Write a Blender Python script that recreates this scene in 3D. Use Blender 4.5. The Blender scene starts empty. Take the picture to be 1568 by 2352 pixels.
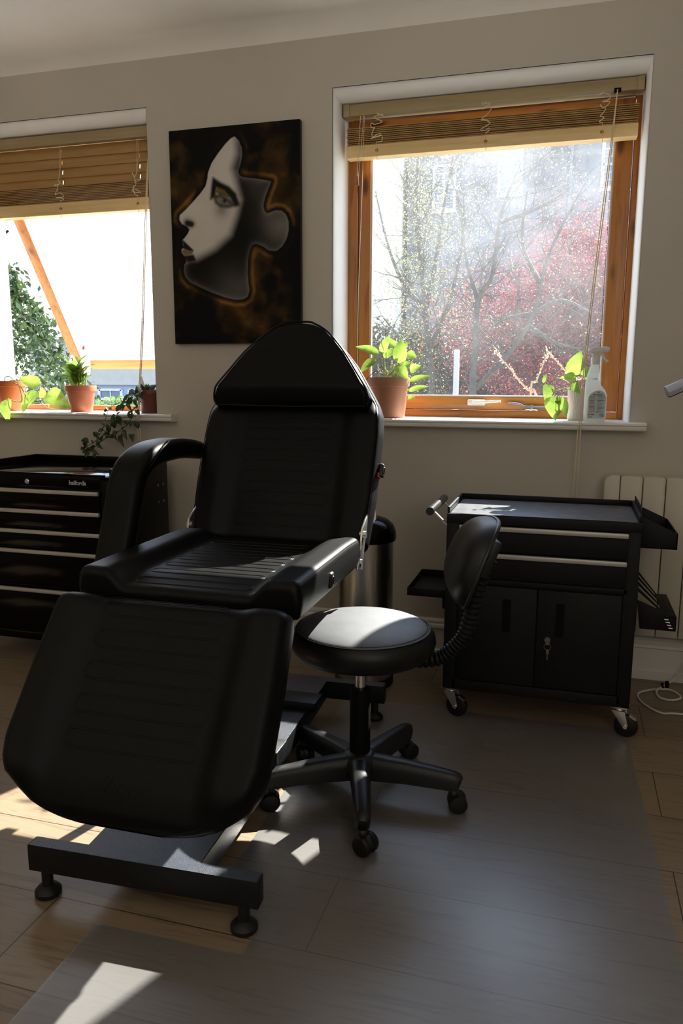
import bpy, bmesh, math, random
import numpy as np
from mathutils import Vector, Matrix, noise
PI = math.pi
scn = bpy.context.scene
COL = scn.collection
R = math.radians

# ------------------------------------------------------------------ materials
def nodes_of(name):
    m = bpy.data.materials.new(name); m.use_nodes = True
    nt = m.node_tree; nt.nodes.clear()
    out = nt.nodes.new('ShaderNodeOutputMaterial')
    return m, nt, out
def N(nt, t, **kw):
    n = nt.nodes.new(t)
    for k, v in kw.items():
        if k.startswith('i_'):
            key = k[2:]
            n.inputs[int(key) if key.isdigit() else key.replace('_', ' ')].default_value = v
        else: setattr(n, k, v)
    return n
def L(nt, a, ao, b, bi): nt.links.new(a.outputs[ao], b.inputs[bi])
def c4(c): return (c[0], c[1], c[2], 1.0)
def ramp(nt, stops):
    n = N(nt, 'ShaderNodeValToRGB'); cr = n.color_ramp
    while len(cr.elements) < len(stops): cr.elements.new(.5)
    for e, (p, c) in zip(cr.elements, stops): e.position = p; e.color = c4(c)
    return n
def M(name, col, rough=.5, metal=0., spec=.5, var=.08, vscale=6., bump=0., bscale=150., coat=0., stretch=None, sheen=0.):
    m, nt, out = nodes_of(name)
    b = N(nt, 'ShaderNodeBsdfPrincipled')
    b.inputs['Roughness'].default_value = rough; b.inputs['Metallic'].default_value = metal
    b.inputs['Specular IOR Level'].default_value = spec; b.inputs['Coat Weight'].default_value = coat
    tc = N(nt, 'ShaderNodeTexCoord')
    mp = N(nt, 'ShaderNodeMapping')
    if stretch: mp.inputs['Scale'].default_value = stretch
    L(nt, tc, 'Object', mp, 'Vector')
    nz = N(nt, 'ShaderNodeTexNoise', i_Scale=vscale, i_Detail=4.)
    L(nt, mp, 'Vector', nz, 'Vector')
    rp = ramp(nt, [(.3, [x*(1-var) for x in col]), (.7, [min(1, x*(1+var)) for x in col])])
    L(nt, nz, 'Fac', rp, 'Fac'); L(nt, rp, 'Color', b, 'Base Color')
    if bump:
        n2 = N(nt, 'ShaderNodeTexNoise', i_Scale=bscale, i_Detail=3.)
        L(nt, mp, 'Vector', n2, 'Vector')
        bp = N(nt, 'ShaderNodeBump', i_Strength=bump, i_Distance=.002)
        L(nt, n2, 'Fac', bp, 'Height'); L(nt, bp, 'Normal', b, 'Normal')
    L(nt, b, 'BSDF', out, 'Surface')
    return m
def wood(name, c1, c2, axis, rough=.35, scale=9., knots=True):
    m, nt, out = nodes_of(name)
    b = N(nt, 'ShaderNodeBsdfPrincipled', i_Roughness=rough)
    tc = N(nt, 'ShaderNodeTexCoord'); mp = N(nt, 'ShaderNodeMapping')
    s = [14., 14., 14.]; s[axis] = .9
    mp.inputs['Scale'].default_value = s
    L(nt, tc, 'Object', mp, 'Vector')
    nz = N(nt, 'ShaderNodeTexNoise', i_Scale=scale*.35, i_Detail=6., i_Distortion=.8)
    L(nt, mp, 'Vector', nz, 'Vector')
    rp = ramp(nt, [(.3, c2), (.5, c1), (.72, [min(1, x*1.12) for x in c1])])
    L(nt, nz, 'Fac', rp, 'Fac')
    if knots:
        mk = N(nt, 'ShaderNodeMapping'); ks = [9., 9., 9.]; ks[axis] = 3.2
        mk.inputs['Scale'].default_value = ks
        L(nt, tc, 'Object', mk, 'Vector')
        vo = N(nt, 'ShaderNodeTexVoronoi', i_Scale=1.0); L(nt, mk, 'Vector', vo, 'Vector')
        kr = ramp(nt, [(.07, (.12, .05, .02)), (.16, (1, 1, 1))]); L(nt, vo, 'Distance', kr, 'Fac')
        mx = N(nt, 'ShaderNodeMixRGB', blend_type='MULTIPLY', i_Fac=.85)
        L(nt, rp, 'Color', mx, 'Color1'); L(nt, kr, 'Color', mx, 'Color2'); L(nt, mx, 'Color', b, 'Base Color')
    else: L(nt, rp, 'Color', b, 'Base Color')
    L(nt, b, 'BSDF', out, 'Surface')
    return m
def leafmat(name, c, trans=.5, var=.35, rough=.4, vscale=12.):
    m, nt, out = nodes_of(name)
    b = N(nt, 'ShaderNodeBsdfPrincipled', i_Roughness=rough)
    t = N(nt, 'ShaderNodeBsdfTranslucent')
    tc = N(nt, 'ShaderNodeTexCoord')
    nz = N(nt, 'ShaderNodeTexNoise', i_Scale=vscale, i_Detail=3.); L(nt, tc, 'Object', nz, 'Vector')
    rp = ramp(nt, [(.32, [x*(1-var) for x in c]), (.68, [min(1, x*(1+var)) for x in c])])
    L(nt, nz, 'Fac', rp, 'Fac'); L(nt, rp, 'Color', b, 'Base Color'); L(nt, rp, 'Color', t, 'Color')
    mx = N(nt, 'ShaderNodeMixShader', i_Fac=trans)
    L(nt, b, 'BSDF', mx, 1); L(nt, t, 'BSDF', mx, 2); L(nt, mx, 'Shader', out, 'Surface')
    return m
def dusty_glass(name, haze, hmax, zlow=1.):
    m, nt, out = nodes_of(name)
    tr = N(nt, 'ShaderNodeBsdfTransparent', i_Color=(.94, .96, .96, 1))
    tl = N(nt, 'ShaderNodeBsdfTranslucent', i_Color=(.93, .96, 1., 1))
    gl = N(nt, 'ShaderNodeBsdfGlossy', i_Roughness=.03)
    tc = N(nt, 'ShaderNodeTexCoord')
    nz = N(nt, 'ShaderNodeTexNoise', i_Scale=2.6, i_Detail=5., i_Roughness=.6); L(nt, tc, 'Object', nz, 'Vector')
    sp = N(nt, 'ShaderNodeTexVoronoi', i_Scale=120.); L(nt, tc, 'Object', sp, 'Vector')
    s2 = N(nt, 'ShaderNodeMapRange', i_1=.0, i_2=.28, i_3=hmax*.55, i_4=0.); L(nt, sp, 'Distance', s2, 0)
    mr = N(nt, 'ShaderNodeMapRange', i_1=.35, i_2=.7, i_3=haze, i_4=hmax); L(nt, nz, 'Fac', mr, 0)
    ad = N(nt, 'ShaderNodeMath', operation='ADD'); L(nt, mr, 0, ad, 0); L(nt, s2, 0, ad, 1)
    sp3 = N(nt, 'ShaderNodeSeparateXYZ'); L(nt, tc, 'Object', sp3, 0)
    zr = N(nt, 'ShaderNodeMapRange', i_1=1.15, i_2=1.9, i_3=zlow, i_4=zlow*.4+1.75); L(nt, sp3, 'Z', zr, 0)
    mu = N(nt, 'ShaderNodeMath', operation='MULTIPLY'); L(nt, ad, 0, mu, 0); L(nt, zr, 0, mu, 1); ad = mu
    mx = N(nt, 'ShaderNodeMixShader'); L(nt, ad, 0, mx, 'Fac'); L(nt, tr, 0, mx, 1); L(nt, tl, 0, mx, 2)
    fr = N(nt, 'ShaderNodeFresnel', i_IOR=1.35)
    m2 = N(nt, 'ShaderNodeMixShader'); L(nt, fr, 0, m2, 'Fac'); L(nt, mx, 0, m2, 1); L(nt, gl, 0, m2, 2)
    L(nt, m2, 0, out, 'Surface')
    return m

MAT = {}
MAT['wall'] = M('painted_wall', (.575, .535, .465), .85, var=.03, vscale=2., bump=.05, bscale=90)
MAT['ceiling'] = M('painted_ceiling', (.86, .83, .78), .9, var=.02)
MAT['white'] = M('white_gloss_paint', (.78, .76, .71), .35, var=.03)
MAT['reveal'] = M('white_reveal_paint', (.90, .895, .88), .6, var=.02)
MAT['leather'] = M('black_leather', (.0010, .0010, .0011), .47, spec=.18, var=.2, vscale=14, bump=.12, bscale=420)
MAT['leather_edge'] = M('black_piping', (.0012, .0012, .0012), .35, spec=.25, var=.1)
MAT['stool_leather'] = M('black_vinyl', (.0065, .0066, .0072), .42, spec=.35, var=.15, vscale=10, bump=.1, bscale=500)
MAT['powder'] = M('black_powder_coat', (.0055, .0055, .0058), .5, spec=.25, var=.2, vscale=30, bump=.25, bscale=700)
MAT['base_steel'] = M('black_textured_steel', (.0035, .004, .0055), .40, spec=.35, var=.3, vscale=60, bump=.3, bscale=600)
MAT['sky_toned_steel'] = M('sky_toned_black_steel', (.022, .027, .040), .38, spec=1., var=.3, vscale=60, bump=.4, bscale=600)  # blue sky reflection on the base top, put into the colour
MAT['lock_metal'] = M('dull_lock_metal', (.22, .215, .20), .35, metal=.8, var=.1)
MAT['grip'] = M('dark_grip_metal', (.05, .05, .05), .28, metal=.5, var=.1)
MAT['chest_top'] = M('glossy_black_tray', (.004, .004, .004), .07, spec=.75, var=.1)
MAT['gloss_black'] = M('gloss_black_steel', (.0022, .0022, .0022), .14, spec=.12, var=.15)
MAT['sun_toned_vinyl'] = M('sun_toned_black_vinyl', (.085, .088, .096), .55, spec=.6, var=.10, vscale=30, bump=.08, bscale=400)  # lighter than the seat sides: sunlight on the top put into the colour
MAT['sun_toned_tray'] = M('sun_toned_black_tray', (.10, .10, .106), .5, spec=.4, var=.25, vscale=25)  # sun on the trolley top painted in as a lighter base colour
MAT['matt_black'] = M('matt_black', (.0012, .0012, .0012), .6, spec=.15, var=.2)
MAT['plastic'] = M('black_nylon', (.0075, .0078, .0085), .42, var=.15, bump=.25, bscale=500)
MAT['rubber'] = M('black_rubber', (.0045, .0045, .0045), .5, spec=.35, var=.2)
MAT['chrome'] = M('chrome', (.72, .72, .70), .16, metal=1, var=.04)
MAT['steel'] = M('brushed_steel', (.55, .53, .50), .28, metal=1, var=.12, stretch=(40, 40, 1))
MAT['zinc'] = M('zinc_steel', (.60, .59, .57), .33, metal=1, var=.12, vscale=30)
MAT['alu'] = M('aluminium_pull', (.52, .50, .46), .45, metal=.55, var=.06)
MAT['lamp_alu'] = M('lamp_aluminium', (.34, .36, .42), .4, metal=.6, var=.05)
MAT['red'] = M('red_plastic', (.45, .015, .02), .35, var=.05)
MAT['pine_x'] = wood('pine_frame_horizontal', (.50, .21, .042), (.33, .115, .02), 0)
MAT['pine_z'] = wood('pine_frame_vertical', (.38, .145, .028), (.23, .075, .013), 2)
MAT['blind'] = wood('blind_slat_wood', (.44, .26, .09), (.36, .20, .065), 0, knots=False)
MAT['blind_rail'] = wood('blind_rail_wood', (.86, .62, .29), (.76, .53, .23), 0, knots=False)
MAT['valance'] = wood('blind_valance', (.40, .31, .155), (.36, .275, .135), 0, knots=False)
MAT['cord'] = M('cream_cord', (.80, .68, .44), .8)
MAT['cordw'] = M('pale_cord', (.70, .62, .46), .8)
MAT['radiator'] = M('cream_enamel', (.60, .56, .46), .4, var=.02)
MAT['terracotta'] = M('brown_plastic_terracotta', (.40, .175, .10), .5, var=.06)
MAT['orange'] = M('orange_plastic_pot', (.66, .16, .045), .5, var=.06)
MAT['orange2'] = M('terracotta_plastic_pot', (.52, .16, .075), .5, var=.06)
MAT['maroon'] = M('maroon_plastic_pot', (.16, .045, .03), .5, var=.06)
MAT['fluted'] = M('pink_grey_ceramic', (.56, .49, .47), .6, var=.04)
MAT['soil'] = M('potting_soil', (.03, .021, .014), .95, var=.5, vscale=80, bump=.6, bscale=120)
MAT['leaf_lime'] = leafmat('pothos_leaf', (.235, .36, .065), .55, vscale=25)
MAT['leaf_pale'] = leafmat('pale_pothos_leaf', (.27, .40, .075), .55, vscale=25)
MAT['leaf_mid'] = leafmat('glossy_leaf', (.25, .40, .07), .5, vscale=30)
MAT['leaf_dark'] = leafmat('hoya_leaf', (.05, .075, .025), .25, vscale=30)
MAT['stem'] = M('green_stem', (.30, .36, .10), .6)
MAT['stem_dark'] = M('dark_stem', (.06, .05, .03), .7)
MAT['petal'] = leafmat('pinkish_petal', (.80, .60, .62), .5, var=.08)
MAT['petal_red'] = leafmat('red_bud', (.6, .03, .06), .4, var=.1)
MAT['tag'] = M('white_plant_tag', (.8, .8, .78), .5)
MAT['bottle'] = leafmat('milky_plastic', (.90, .92, .88), .6, var=.02, rough=.35)
MAT['sprayer'] = M('white_sprayer_plastic', (.74, .75, .74), .35, var=.02)
MAT['label'] = M('pale_blue_label', (.58, .64, .66), .5, var=.02)
MAT['ink'] = M('grey_ink', (.22, .24, .26), .7)
MAT['ink_teal'] = M('teal_ink', (.10, .30, .36), .7)
MAT['ink_dark'] = M('dark_ink', (.05, .055, .06), .7)
MAT['logo'] = M('silver_logo', (.55, .55, .55), .4, metal=.3)
MAT['cable'] = M('white_cable', (.62, .60, .56), .5)
MAT['seal'] = M('white_glazing_seal', (.75, .76, .80), .5)
MAT['glass2'] = dusty_glass('dusty_window_glass', .022, .075, .30)
MAT['glass1'] = dusty_glass('sunlit_dusty_glass', .05, .10)

def floor_material():
    m, nt, out = nodes_of('oak_laminate')
    b = N(nt, 'ShaderNodeBsdfPrincipled', i_Roughness=.42)
    tc = N(nt, 'ShaderNodeTexCoord'); mp = N(nt, 'ShaderNodeMapping')
    mp.inputs['Location'].default_value = (1.0, 1.697, 0)
    L(nt, tc, 'Object', mp, 'Vector')
    br = N(nt, 'ShaderNodeTexBrick', offset=.5625, offset_frequency=2)
    for k, v in dict(Scale=1., i5=0).items():
        if k in br.inputs: br.inputs[k].default_value = v
    br.inputs['Mortar Size'].default_value = .0016; br.inputs['Mortar Smooth'].default_value = .2
    br.inputs['Brick Width'].default_value = 1.28; br.inputs['Row Height'].default_value = .236
    br.inputs['Color1'].default_value = (.240, .180, .120, 1); br.inputs['Color2'].default_value = (.200, .148, .097, 1)
    br.inputs['Mortar'].default_value = (.05, .035, .022, 1)
    L(nt, mp, 'Vector', br, 'Vector')
    mg = N(nt, 'ShaderNodeMapping'); mg.inputs['Scale'].default_value = (1.3, 16., 1.)
    L(nt, tc, 'Object', mg, 'Vector')
    nz = N(nt, 'ShaderNodeTexNoise', i_Scale=3.2, i_Detail=7., i_Distortion=1.6); L(nt, mg, 'Vector', nz, 'Vector')
    rp = ramp(nt, [(.30, (.66, .60, .52)), (.5, (1, 1, 1)), (.7, (1.0, .94, .86))]); L(nt, nz, 'Fac', rp, 'Fac')
    mx = N(nt, 'ShaderNodeMixRGB', blend_type='MULTIPLY', i_Fac=.9)
    L(nt, br, 'Color', mx, 'Color1'); L(nt, rp, 'Color', mx, 'Color2'); L(nt, mx, 'Color', b, 'Base Color')
    bp = N(nt, 'ShaderNodeBump', i_Strength=.12, i_Distance=.002); L(nt, nz, 'Fac', bp, 'Height'); L(nt, bp, 'Normal', b, 'Normal')
    L(nt, b, 'BSDF', out, 'Surface')
    return m
MAT['floor'] = floor_material()
def mat_material():
    m, nt, out = nodes_of('clear_vinyl_mat')
    tr = N(nt, 'ShaderNodeBsdfTransparent', i_Color=(1., 1., 1., 1))
    b = N(nt, 'ShaderNodeBsdfDiffuse'); gl = N(nt, 'ShaderNodeBsdfGlossy', i_Roughness=.36, i_Color=(1., .965, .92, 1))
    tc = N(nt, 'ShaderNodeTexCoord')
    nz = N(nt, 'ShaderNodeTexNoise', i_Scale=2.2, i_Detail=5.); L(nt, tc, 'Object', nz, 'Vector')
    rp = ramp(nt, [(.3, (.52, .50, .48)), (.7, (.64, .62, .60))]); L(nt, nz, 'Fac', rp, 'Fac'); 
    vo = N(nt, 'ShaderNodeTexVoronoi', i_Scale=9.); L(nt, tc, 'Object', vo, 'Vector')
    vr = ramp(nt, [(.020, (.08, .07, .06)), (.034, (1, 1, 1))]); L(nt, vo, 'Distance', vr, 'Fac')
    vm = N(nt, 'ShaderNodeMixRGB', blend_type='MULTIPLY', i_Fac=1.); L(nt, rp, 'Color', vm, 'Color1'); L(nt, vr, 'Color', vm, 'Color2'); L(nt, vm, 'Color', b, 'Color')
    mx = N(nt, 'ShaderNodeMixShader', i_Fac=.18); L(nt, tr, 0, mx, 1); L(nt, b, 0, mx, 2)
    fr = N(nt, 'ShaderNodeFresnel', i_IOR=1.85)
    sm = N(nt, 'ShaderNodeMapRange', i_1=.3, i_2=.7, i_3=.85, i_4=1.25); L(nt, nz, 'Fac', sm, 0)
    mu = N(nt, 'ShaderNodeMath', operation='MULTIPLY'); L(nt, fr, 0, mu, 0); L(nt, sm, 0, mu, 1)
    m2 = N(nt, 'ShaderNodeMixShader'); L(nt, mu, 0, m2, 'Fac'); L(nt, mx, 0, m2, 1); L(nt, gl, 0, m2, 2); L(nt, m2, 0, out, 'Surface')
    return m
MAT['mat'] = mat_material()
def attr_material():
    m, nt, out = nodes_of('acrylic_painting')
    b = N(nt, 'ShaderNodeBsdfPrincipled', i_Roughness=.75); b.inputs['Specular IOR Level'].default_value = .15
    a = N(nt, 'ShaderNodeVertexColor', layer_name='paint'); L(nt, a, 'Color', b, 'Base Color')
    tc = N(nt, 'ShaderNodeTexCoord'); nz = N(nt, 'ShaderNodeTexNoise', i_Scale=260., i_Detail=2.); L(nt, tc, 'Object', nz, 'Vector')
    bp = N(nt, 'ShaderNodeBump', i_Strength=.1, i_Distance=.001); L(nt, nz, 'Fac', bp, 'Height'); L(nt, bp, 'Normal', b, 'Normal')
    L(nt, b, 'BSDF', out, 'Surface')
    return m
MAT['paint'] = attr_material()
MAT['canvas'] = M('black_canvas_edge', (.012, .012, .012), .7, var=.2)

# ------------------------------------------------------------------ geometry
def frame_mat(o, x, y, z):
    m = Matrix.Identity(4)
    for i, a in enumerate((x, y, z)):
        for j in range(3): m[j][i] = a[j]
    for j in range(3): m[j][3] = o[j]
    return m
class G:
    def __init__(s): s.bm = bmesh.new()
    def add(s, verts, faces, M4=None):
        vs = [s.bm.verts.new(M4 @ Vector(v) if M4 else v) for v in verts]
        for f in faces:
            try: s.bm.faces.new([vs[i] for i in f])
            except ValueError: pass
        return vs
    def merge(s, b2, M4=None):
        if M4: bmesh.ops.transform(b2, matrix=M4, verts=b2.verts)
        me = bpy.data.meshes.new('tmp'); b2.to_mesh(me); b2.free()
        s.bm.from_mesh(me); bpy.data.meshes.remove(me)
    def box(s, lo, hi, bevel=0., seg=2, M4=None):
        b = bmesh.new(); bmesh.ops.create_cube(b, size=1)
        c = [(a+d)/2 for a, d in zip(lo, hi)]; e = [abs(d-a) for a, d in zip(lo, hi)]
        for v in b.verts: v.co = Vector([v.co[i]*e[i]+c[i] for i in range(3)])
        if bevel: bmesh.ops.bevel(b, geom=b.edges[:], offset=bevel, segments=seg, affect='EDGES', profile=.5, clamp_overlap=True)
        s.merge(b, M4); return s
    def prism(s, poly, axes, o, depth, bevel=0., seg=2):
        """polygon (a,b) in axes[0],axes[1] from origin o, extruded along axes[2] by depth"""
        b = bmesh.new(); vs = [b.verts.new((p[0], p[1], 0)) for p in poly]
        f = b.faces.new(vs); r = bmesh.ops.extrude_face_region(b, geom=[f])
        for v in r['geom']:
            if isinstance(v, bmesh.types.BMVert): v.co.z += depth
        bmesh.ops.recalc_face_normals(b, faces=b.faces[:])
        if bevel: bmesh.ops.bevel(b, geom=b.edges[:], offset=bevel, segments=seg, affect='EDGES', profile=.5, clamp_overlap=True)
        s.merge(b, frame_mat(o, *axes)); return s
    def tube(s, pts, r, n=8, closed=False, sect=None, cap=True, up=None):
        pts = [Vector(p) for p in pts]; k = len(pts)
        rs = list(r) if hasattr(r, '__len__') else [r]*k
        tang = []
        for i in range(k):
            a = pts[(i-1) % k] if (closed or i > 0) else pts[i]; c = pts[(i+1) % k] if (closed or i < k-1) else pts[i]
            t = c-a; tang.append(t.normalized() if t.length > 1e-9 else Vector((0, 0, 1)))
        u = Vector(up) if up else (Vector((0, 0, 1)) if abs(tang[0].z) < .9 else Vector((1, 0, 0)))
        rings = []
        for i in range(k):
            t = tang[i]; u = (u - t*u.dot(t))
            if u.length < 1e-6: u = t.orthogonal()
            u.normalize(); w = t.cross(u)
            if sect: ring = [pts[i]+w*(a*rs[i])+u*(b*rs[i]) for a, b in sect]
            else: ring = [pts[i]+(w*math.cos(2*PI*j/n)+u*math.sin(2*PI*j/n))*rs[i] for j in range(n)]
            rings.append([s.bm.verts.new(p) for p in ring])
        m = len(rings[0])
        for i in range(k if closed else k-1):
            A, B = rings[i], rings[(i+1) % k]
            for j in range(m): s.bm.faces.new((A[j], A[(j+1) % m], B[(j+1) % m], B[j]))
        if cap and not closed:
            s.bm.faces.new(rings[0][::-1]); s.bm.faces.new(rings[-1])
        return s
    def cyl(s, a, b, r0, r1=None, n=20): return s.tube([a, b], [r0, r0 if r1 is None else r1], n)
    def lathe(s, prof, n=32, M4=None, c=(0, 0, 0), flute=None):
        rings = []
        for r, z in prof:
            if r < 1e-6: rings.append([s.bm.verts.new((M4 @ Vector((c[0], c[1], z+c[2]))) if M4 else (c[0], c[1], z+c[2]))]); continue
            ring = []
            for j in range(n):
                rr = r*(flute(j) if flute else 1); p = Vector((c[0]+rr*math.cos(2*PI*j/n), c[1]+rr*math.sin(2*PI*j/n), z+c[2]))
                ring.append(s.bm.verts.new(M4 @ p if M4 else p))
            rings.append(ring)
        for A, B in zip(rings, rings[1:]):
            for j in range(n):
                if len(A) == 1 and len(B) == 1: break
                q = [A[0]] if len(A) == 1 else [A[j], A[(j+1) % n]]
                q += [B[0]] if len(B) == 1 else [B[(j+1) % n], B[j]]
                s.bm.faces.new(q)
        return s
    def leaf(s, base, tip, w, nrm=(0, -1, .35), fold=.25, curl=.12, heart=.35, n=12):
        base, tip = Vector(base), Vector(tip); d = tip-base; ln = d.length; t = d.normalized()
        nv = Vector(nrm); nv = nv - t*nv.dot(t)
        if nv.length < 1e-4: nv = t.orthogonal()
        nv.normalize(); sd = t.cross(nv)
        rows = []
        for i in range(n+1):
            f = i/n
            p = (f**(.62-heart*.35))*(1-f)**.95*(2.35-heart*.45) if 0 < f < 1 else (0.03 if f == 0 else 0)
            hw = max(.0004, w*.62*min(1, p))
            c = base+t*(ln*f)+nv*(curl*ln*(math.sin(PI*f)*.8-f*f*.6))
            rows.append([s.bm.verts.new(c+sd*(hw*k)+nv*(abs(k)*hw*fold)) for k in (-1, -.5, 0, .5, 1)])
        for A, B in zip(rows, rows[1:]):
            for j in range(4): s.bm.faces.new((A[j], A[j+1], B[j+1], B[j]))
        return s
    def build(s, name, mat, parent=None, smooth=True, angle=40, recalc=True):
        if recalc: bmesh.ops.recalc_face_normals(s.bm, faces=s.bm.faces[:])
        me = bpy.data.meshes.new(name); s.bm.to_mesh(me); s.bm.free()
        return link(name, me, mat, parent, smooth, angle)
def link(name, me, mat, parent=None, smooth=True, angle=40):
    if smooth and len(me.polygons):
        me.polygons.foreach_set('use_smooth', [True]*len(me.polygons))
        if angle < 180: me.set_sharp_from_angle(angle=R(angle))
    o = bpy.data.objects.new(name, me); COL.objects.link(o)
    for m_ in (mat if isinstance(mat, (list, tuple)) else [mat]): me.materials.append(MAT[m_] if isinstance(m_, str) else m_)
    if parent: o.parent = parent
    return o
def thing(name, label, cat, loc=(0, 0, 0), rz=0., group=None, kind=None):
    o = bpy.data.objects.new(name, None); COL.objects.link(o)
    o.empty_display_size = .1; o.location = loc; o.rotation_euler = (0, 0, rz)
    return tag(o, label, cat, group, kind)
def tag(o, label, cat, group=None, kind=None):
    o['label'] = label; o['category'] = cat
    if group: o['group'] = group
    if kind: o['kind'] = kind
    return o
def struct(o, label=None):
    o['kind'] = 'structure'
    if label: o['label'] = label
    return o
def part(o, label): o['label'] = label; return o
def smooth_path(pts, n=6):
    P = [Vector(p) for p in pts]; out = []
    for i in range(len(P)-1):
        a, b, c, d = P[max(i-1, 0)], P[i], P[i+1], P[min(i+2, len(P)-1)]
        for k in range(n):
            t = k/n
            out.append(.5*((2*b)+(c-a)*t+(2*a-5*b+4*c-d)*t*t+(3*b-3*c+d-a)*t**3))
    out.append(P[-1]); return out
def rrect(w, h, r, n=5):
    out = []
    for cx, cy, a0 in ((w/2-r, h/2-r, 0), (-w/2+r, h/2-r, 90), (-w/2+r, -h/2+r, 180), (w/2-r, -h/2+r, 270)):
        for k in range(n+1):
            a = R(a0+90*k/n); out.append((cx+r*math.cos(a), cy+r*math.sin(a)))
    return out
def interp(tab, v):
    if v <= tab[0][0]: return tab[0][1]
    for (a, x), (b, y) in zip(tab, tab[1:]):
        if v <= b: return x+(y-x)*(v-a)/(b-a)
    return tab[-1][1]
def sstep(a, b, x):
    t = min(1, max(0, (x-a)/(b-a))); return t*t*(3-2*t)

# ------------------------------------------------------------------ measured camera and leaf positions (metres)
CAM = (-0.284514, -0.169967, 0.003926); FPX = 1770.847; CAMY = -2.96262
LEAVES_A=[((-0.726, 0.03, 1.2), (-0.811, 0.0, 1.229), 0.032), ((-0.714, 0.04, 1.202), (-0.681, 0.02, 1.271), 0.034), ((-0.714, 0.06, 1.187), (-0.671, 0.08, 1.221), 0.03), ((-0.733, 0.02, 1.179), (-0.786, -0.03, 1.128), 0.034), ((-0.633, 0.0, 1.162), (-0.636, 0.02, 1.258), 0.05), ((-0.64, -0.02, 1.15), (-0.589, -0.06, 1.102), 0.04), ((-0.619, 0.05, 1.202), (-0.582, 0.06, 1.183), 0.032), ((-0.606, 0.06, 1.134), (-0.563, 0.05, 1.156), 0.034), ((-0.606, 0.05, 1.096), (-0.524, 0.07, 1.117), 0.022), ((-0.611, 0.06, 1.057), (-0.534, 0.07, 1.077), 0.02), ((-0.613, 0.05, 1.027), (-0.58, 0.05, 1.035), 0.016), ((-0.601, 0.03, 1.159), (-0.633, 0.02, 1.151), 0.03), ((-0.629, 0.06, 1.216), (-0.621, 0.07, 1.25), 0.016), ((-0.67, 0.09, 1.23), (-0.722, 0.1, 1.254), 0.03)]
STEMS_A=[[(-0.704, 0.03, 1.116), (-0.713, 0.03, 1.162), (-0.726, 0.03, 1.2)], [(-0.7, 0.03, 1.116), (-0.705, 0.035, 1.163), (-0.714, 0.04, 1.202)], [(-0.696, 0.03, 1.116), (-0.703, 0.045, 1.156), (-0.714, 0.06, 1.187)], [(-0.692, 0.03, 1.116), (-0.71, 0.025, 1.152), (-0.733, 0.02, 1.179)], [(-0.688, 0.03, 1.116), (-0.658, 0.015, 1.143), (-0.633, 0.0, 1.162)], [(-0.684, 0.03, 1.116), (-0.66, 0.005, 1.137), (-0.64, -0.02, 1.15)], [(-0.68, 0.03, 1.116), (-0.647, 0.04, 1.163), (-0.619, 0.05, 1.202)], [(-0.676, 0.03, 1.116), (-0.639, 0.045, 1.129), (-0.606, 0.06, 1.134)], [(-0.672, 0.03, 1.116), (-0.637, 0.04, 1.11), (-0.606, 0.05, 1.096)], [(-0.668, 0.03, 1.116), (-0.637, 0.045, 1.091), (-0.611, 0.06, 1.057)], [(-0.664, 0.03, 1.116), (-0.636, 0.04, 1.076), (-0.613, 0.05, 1.027)], [(-0.66, 0.03, 1.116), (-0.628, 0.03, 1.142), (-0.601, 0.03, 1.159)], [(-0.656, 0.03, 1.116), (-0.64, 0.045, 1.17), (-0.629, 0.06, 1.216)], [(-0.652, 0.03, 1.116), (-0.659, 0.06, 1.177), (-0.67, 0.09, 1.23)]]
TWIGS_A=[[(-0.693, 0.03, 1.117), (-0.704, 0.05, 1.258), (-0.705, 0.05, 1.294)], [(-0.704, 0.03, 1.117), (-0.723, -0.02, 1.132), (-0.74, -0.04, 1.118), (-0.757, -0.05, 1.098)]]
LEAVES_B=[((0.002, 0.04, 1.119), (0.031, 0.05, 1.209), 0.052), ((0.016, 0.03, 1.112), (-0.038, 0.01, 1.11), 0.03), ((0.007, 0.0, 1.092), (0.033, -0.03, 1.054), 0.03), ((-0.077, 0.0, 1.086), (-0.086, -0.02, 1.025), 0.038), ((-0.053, -0.03, 1.045), (-0.047, -0.06, 0.958), 0.062), ((-0.029, -0.01, 1.034), (-0.009, -0.03, 0.967), 0.03), ((-0.097, 0.0, 1.091), (-0.086, 0.02, 1.128), 0.012), ((0.047, 0.07, 1.114), (0.055, 0.08, 1.152), 0.03), ((-0.042, -0.04, 1.031), (-0.032, -0.05, 1.014), 0.024)]
STEMS_B=[[(0.008, 0.05, 1.063), (0.007, 0.045, 1.084), (0.002, 0.04, 1.119)], [(0.008, 0.05, 1.063), (0.0, 0.03, 1.085), (-0.029, 0.01, 1.104), (-0.054, 0.0, 1.107), (-0.077, 0.0, 1.086)], [(0.008, 0.05, 1.063), (-0.01, 0.02, 1.075), (-0.037, -0.01, 1.067), (-0.055, -0.02, 1.063), (-0.066, -0.02, 1.072), (-0.053, -0.03, 1.045)], [(0.008, 0.05, 1.063), (-0.013, 0.01, 1.07), (-0.044, -0.02, 1.063), (-0.043, -0.03, 1.045), (-0.029, -0.01, 1.034)], [(0.008, 0.05, 1.063), (0.028, 0.06, 1.092), (0.047, 0.07, 1.114)], [(0.008, 0.05, 1.063), (0.014, 0.03, 1.085), (0.016, 0.03, 1.112)]]
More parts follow.
